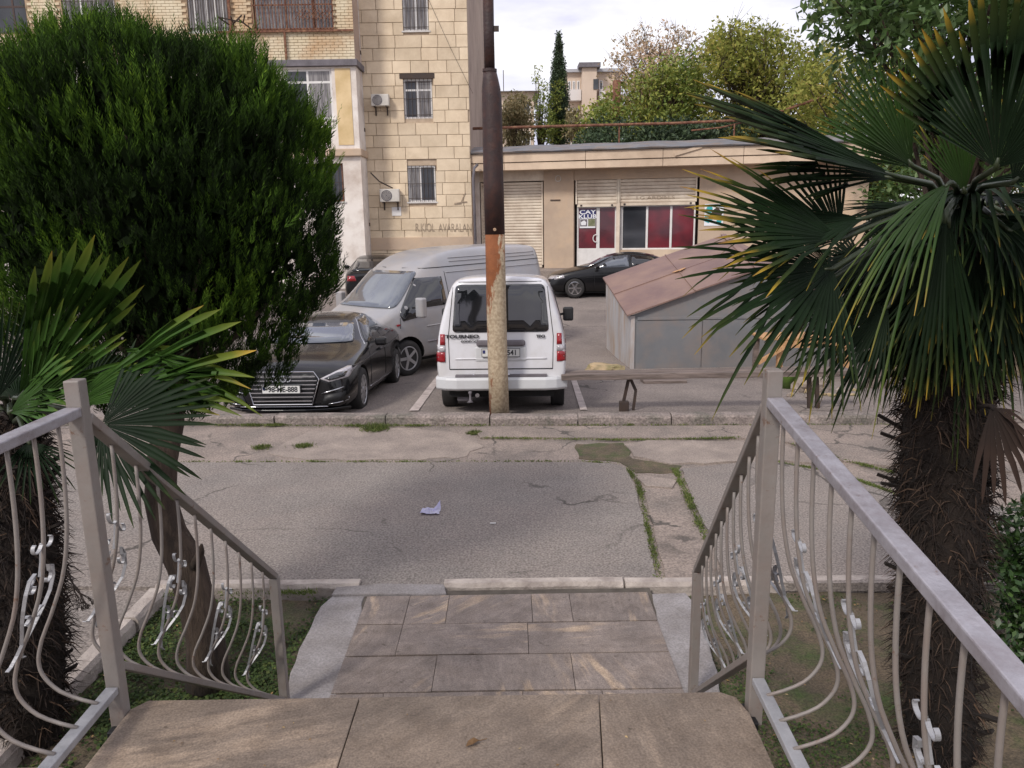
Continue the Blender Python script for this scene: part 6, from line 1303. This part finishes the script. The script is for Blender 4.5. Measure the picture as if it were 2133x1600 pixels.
for k in range(26):     # drooping lower skirt hiding the top of the trunk
    a = 2 * math.pi * (k + gq.random() * .6) / 26; el_ = gq.uniform(-1.25, -.35); dv = Vector((math.cos(a) * math.cos(el_), math.sin(a) * math.cos(el_), math.sin(el_)))
    Hh = Q(2000, gq.uniform(420, 540), PY) + dv * gq.uniform(.16, .28); Tt = Hh + dv * gq.uniform(.27, .38) + Vector((0, 0, -.10)); fan_leaf(rpalm, Hh, Tt, UP + dv * .9 + n0 * .1, spread=gq.uniform(80, 130), nseg=24, cup=.1, droop=gq.uniform(.15, .35), seed=500 + k, yellow=gq.uniform(-.1, .03), crown=Q(1990, 560, PY))
for k in range(14):     # short inner fans in front of the crown's centre
    a = R(190 + 160 * (k + gq.random() * .6) / 14); el_ = gq.uniform(-1.15, .1); dv = Vector((math.cos(a) * math.cos(el_), math.sin(a) * math.cos(el_), math.sin(el_)))
    Hh = Q(1995, gq.uniform(400, 520), PY) + dv * gq.uniform(.16, .3); Tt = Hh + dv * gq.uniform(.32, .44) + Vector((0, 0, -.06)); fan_leaf(rpalm, Hh, Tt, UP + n0 * .5 + Vector((gq.uniform(-.5, .5), 0, 0)), spread=gq.uniform(90, 150), nseg=24, cup=.15, droop=gq.uniform(.1, .3), seed=600 + k, yellow=gq.uniform(-.1, .02), crown=CR)
fl(rpalm, Q(1985, 900, PY), 2065, 845, 3.1, 2130, 1010, 3.0, n0 + UP * .3, spread=70, nseg=9, cup=.4, droop=.25, seed=31, m='palm_dead', wscale=1.4)
fl(rpalm, Q(1985, 880, PY), 2070, 850, 3.1, 2140, 870, 3.0, n0 + UP * .6, spread=40, nseg=7, cup=.4, droop=.3, seed=32, m='palm_dead', wscale=1.4)
# left palm
pl0 = P(72, 1540, -.06); LY = pl0.y
lpalm = thing('fan_palm', pl0, 'fan palm with broad green fronds and black trunk at the left edge beside the railing', 'palm', 'fan palms beside the stairs')
palm_trunk(lpalm, [Q(x, y, LY) for x, y in [(62, 1620), (62, 1480), (60, 1340), (52, 1220), (42, 1110), (36, 1010), (30, 930), (30, 860)]], [.16, .16, .165, .165, .15, .13, .11, .06], 5, 6500, 50)
CL = Q(30, 880, LY); n1v = toward(CL)
fl(lpalm, CL, 40, 830, 3.1, 236, 505, 3.0, n1v + Vector((.5, 0, .1)), spread=38, nseg=12, cup=.25, droop=.0, seed=41, yellow=-.02, m='palm_leaf_light', joined=.80)
fl(lpalm, CL, 60, 850, 3.1, 238, 640, 3.0, n1v + Vector((.3, 0, .4)), spread=58, nseg=18, cup=.3, droop=.06, seed=42, yellow=-.06, m='palm_leaf_light', joined=.66)
fl(lpalm, CL, 140, 852, 2.9, 516, 640, 2.75, n1v + Vector((-.1, 0, .25)), spread=34, nseg=14, cup=.1, droop=.14, bend=-.0, seed=43, yellow=.03, m='palm_leaf_light', joined=.82)
fl(lpalm, CL, 212, 885, 2.75, 452, 890, 2.65, n1v + UP * .25, spread=168, nseg=32, cup=.04, droop=.05, seed=44, yellow=-.12, joined=.5)
fl(lpalm, CL, 195, 890, 2.85, 262, 1010, 2.75, n1v + UP * .2, spread=60, nseg=9, cup=.04, droop=.1, seed=45, yellow=-.1, joined=.3)
fl(lpalm, CL, 60, 920, 2.9, 90, 1030, 2.8, n1v, spread=120, nseg=16, cup=.05, droop=.15, seed=46, yellow=-.1, joined=.3)
fl(lpalm, CL, -5, 830, 3.0, 35, 615, 3.1, n1v + Vector((.3, 0, 0)), spread=60, nseg=16, cup=.3, droop=.0, seed=47, yellow=-.08)
fl(lpalm, CL, 175, 815, 3.3, 215, 705, 3.4, n1v + UP * .3, spread=120, nseg=22, cup=.1, droop=.05, seed=48, yellow=-.1)
fl(lpalm, CL, 20, 860, 2.9, 150, 760, 2.8, n1v + UP * .8, spread=70, nseg=18, cup=.2, droop=.1, seed=49, yellow=-.08, m='palm_leaf_light', joined=.8)
for k in range(9):
    a = R(100 + 32 * k); el_ = gq.uniform(-.6, .5); dv = Vector((math.cos(a) * math.cos(el_), math.sin(a) * math.cos(el_), math.sin(el_)))
    if dv.y < -.2: dv.y *= -.5
    if dv.x > .2: dv.x *= -1
    Hh = Vector(CL) + dv * .25; Tt = Hh + dv * gq.uniform(.4, .55); fan_leaf(lpalm, Hh, Tt, UP + n1v * .5, spread=140, nseg=28, cup=.12, droop=.15, seed=300 + k, yellow=-.06, crown=CL)
# ---- broadleaf trees behind
def tree(name, base, label, clumps, per, size, m, trunk_r, group=None, seed=1, top=None, aspect=.5, limb=True, cat='tree', flat=.85, twigs=0):
    t = thing(name, base, label, cat, group); base = Vector(base); top = Vector(top) if top is not None else Vector(np.mean([np.array(c) for c, r in clumps], 0))
    g = random.Random(seed); pts = [base, base.lerp(top, .35) + Vector((g.uniform(-.2, .2), 0, 0)) * trunk_r * 6, base.lerp(top, .7), top]; obj('trunk', MB().tube(pts, [trunk_r, trunk_r * .8, trunk_r * .55, trunk_r * .25], 10), M_['bark'], t, smooth=True)
    if limb:
        mb = MB()
        for (c, r) in clumps:
            c = Vector(c); f = g.uniform(.3, .85); s = base.lerp(top, f) if f < .7 else base.lerp(top, .6); mb.tube([s, s.lerp(c, .5) + Vector((0, 0, .12 * (c - s).length)), c], [trunk_r * .32, trunk_r * .18, trunk_r * .06], 5)
            for _ in range(twigs): e = c + Vector((g.uniform(-1, 1), g.uniform(-1, 1), g.uniform(.2, 1.5))) * r * .9; mb.tube([c, c.lerp(e, .5) + Vector((0, 0, .05)), e], [trunk_r * .06, trunk_r * .04, trunk_r * .015], 3, False)
        obj('limbs', mb, M_['bark'], t)
    o = leaf_cloud('crown', clumps, per, size, m, t, seed, flat=flat, aspect=aspect); tag(o, kind='stuff'); return t
def clumps_px(poly, Y, dY, n, r, seed):
    g = random.Random(seed); res = []; xs = [p[0] for p in poly]; ys = [p[1] for p in poly]
    def inside(x, y):
        c = False; j = len(poly) - 1
        for i in range(len(poly)):
            if (poly[i][1] > y) != (poly[j][1] > y) and x < (poly[j][0] - poly[i][0]) * (y - poly[i][1]) / (poly[j][1] - poly[i][1]) + poly[i][0]: c = not c
            j = i
        return c
    while len(res) < n:
        x = g.uniform(min(xs), max(xs)); y = g.uniform(min(ys), max(ys))
        if inside(x, y): res.append((tuple(Q(x, y, Y + g.uniform(-dY, dY))), r * g.uniform(.6, 1.3)))
    return res
def gp(px, Y, z=.75): q = Q(px, 300, Y); return (q.x, Y, z)
tree('broadleaf_tree', (Q(1985, 700, 9.6).x + .1, 9.6, -.05), 'leafy green tree at the upper right hanging over the fan palm', clumps_px([(1720, 60), (1712, -40), (1900, -120), (2300, -120), (2300, 330), (2120, 330), (1960, 310), (1850, 300), (1780, 200), (1745, 120)], 9.8, 1.3, 85, .42, 3), 900, .15, M_['leaf_green'], .12, seed=5, aspect=.42, top=Q(2000, 120, 9.8))
tree('broadleaf_tree', gp(1700, 17, -.2), 'yellow green leafy tree between the shop roof and the nearer green tree', clumps_px([(1640, 120), (1700, 90), (1800, 150), (1900, 260), (1900, 330), (1700, 320), (1640, 280), (1560, 270), (1600, 180)], 33, 2, 60, 1.1, 4), 110, .38, M_['leaf_olive'], .2, 'trees beyond the shop', 6, top=Q(1720, 160, 33)) if False else None
grp = 'trees beyond the shop'
tree('broadleaf_tree', gp(1370, 44), 'half bare pinkish autumn tree beyond the shop roof, right of the far apartment block', clumps_px([(1285, 130), (1300, 90), (1340, 62), (1400, 58), (1440, 90), (1465, 120), (1460, 240), (1290, 250), (1268, 180)], 44, 3, 95, .95, 5), 95, .2, M_['leaf_autumn'], .22, grp, 7, top=Q(1375, 90, 44), twigs=7)
tree('broadleaf_tree', gp(1350, 40), 'green bushy tree beyond the shop under the half bare autumn tree', clumps_px([(1230, 240), (1300, 190), (1360, 140), (1440, 130), (1475, 200), (1480, 292), (1215, 292)], 40, 2.5, 110, .9, 6), 150, .22, M_['leaf_ivy'], .2, grp, 8)
tree('broadleaf_tree', gp(1560, 38), 'tall olive yellow tree beyond the shop, between autumn tree and leafy green tree', clumps_px([(1475, 90), (1510, 62), (1560, 66), (1600, 42), (1640, 60), (1660, 120), (1720, 100), (1740, 290), (1480, 292), (1500, 180)], 38, 3, 170, .85, 7), 150, .22, M_['leaf_olive'], .25, grp, 9, twigs=3)
tree('broadleaf_tree', gp(1740, 30), 'dense olive green tree behind the right end of the shop', clumps_px([(1650, 150), (1700, 110), (1800, 120), (1900, 150), (2100, 200), (2140, 420), (1800, 420), (1790, 300), (1640, 296)], 31, 2, 150, .85, 8), 180, .2, M_['leaf_olive'], .2, grp, 10)
tree('broadleaf_tree', gp(1950, 27, .3), 'wide green bush mass beyond the stone wall on the far right', clumps_px([(1810, 330), (1900, 300), (2300, 250), (2500, 300), (2500, 560), (1820, 560)], 27, 2, 110, 1.0, 18), 130, .25, M_['leaf_green'], .15, grp, 20)
tree('hedge', gp(1400, 35), 'dark green hedge showing just above the shop roof', clumps_px([(1215, 268), (1560, 262), (1560, 310), (1215, 310)], 34.5, 1, 70, .55, 9), 330, .2, M_['leaf_dark'], .06, None, 11, cat='hedge')
tree('shrub', gp(1080, 46), 'brownish shrubby tree below the far low house', clumps_px([(1048, 225), (1075, 205), (1100, 220), (1108, 300), (1045, 300)], 46, 1.5, 40, .6, 10), 260, .22, M_['leaf_brownish'], .1, grp, 12)
tree('ivy_covered_tree', gp(1122, 48), 'slim yellow green ivy clad tree left of the tall cypress', clumps_px([(1112, 135), (1122, 132), (1126, 165), (1138, 160), (1142, 290), (1104, 290), (1118, 220)], 48, .6, 46, .34, 11), 420, .15, M_['leaf_ivy'], .12, grp, 13)
cyp = tree('cypress', gp(1163, 50), 'tall slender dark cypress with pale ivy on its lower half, beyond the shop', [(tuple(Q(1164 + random.Random(i).uniform(-1, 1) * (2 + (y - 68) * .075), y, 50 + random.Random(i + 9).uniform(-.4, .4))), .14 + .24 * min(1, (y - 64) / 110)) for i, y in enumerate(np.linspace(70, 296, 190))], 1300, .12, M_['leaf_dark'], .18, grp, 14, flat=1.5)
o = leaf_cloud('ivy', clumps_px([(1156, 160), (1166, 150), (1176, 210), (1178, 295), (1142, 295), (1148, 200)], 49.2, .3, 34, .32, 13), 380, .15, M_['leaf_ivy'], cyp, 15); tag(o, kind='stuff')
tree('shrub', gp(1205, 47), 'small brown shrub at the foot of the cypress', clumps_px([(1190, 225), (1215, 240), (1222, 292), (1188, 292)], 46, 1, 20, .5, 14), 220, .22, M_['leaf_brownish'], .08, grp, 16)
# shrub at the lower right, in the bed
sb = P(2110, 1440, -.05)
tree('shrub', (sb.x + .15, sb.y, -.06), 'glossy small leaved green shrub at the lower right edge of the bed', clumps_px([(2065, 1060), (2133, 1010), (2250, 1020), (2280, 1400), (2130, 1420), (2075, 1340), (2040, 1230)], sb.y, .25, 80, .13, 15), 5200, .05, M_['leaf_shrub'], .018, None, 17, aspect=.48)
# bare twig by the left railing
tg_ = MB(); c0 = Q(140, 1190, 3.2); gq = random.Random(3)
def twig(p, d, l, r, k):
    e = p + d * l; tg_.tube([p, p.lerp(e, .5) + Vector((gq.uniform(-.005, .005), 0, gq.uniform(-.005, .005))), e], [r, r * .8, r * .6], 4, False)
    if k: [twig(e, (d + Vector((gq.uniform(-.8, .8), gq.uniform(-.4, .4), gq.uniform(-.6, .3)))).normalized(), l * .72, r * .65, k - 1) for _ in range(3)]
twig(Vector(c0) , Vector((.3, 0, -1)).normalized(), .07, .006, 4)
o = obj('dead_twigs', tg_, M_['palm_bark'], lpalm)
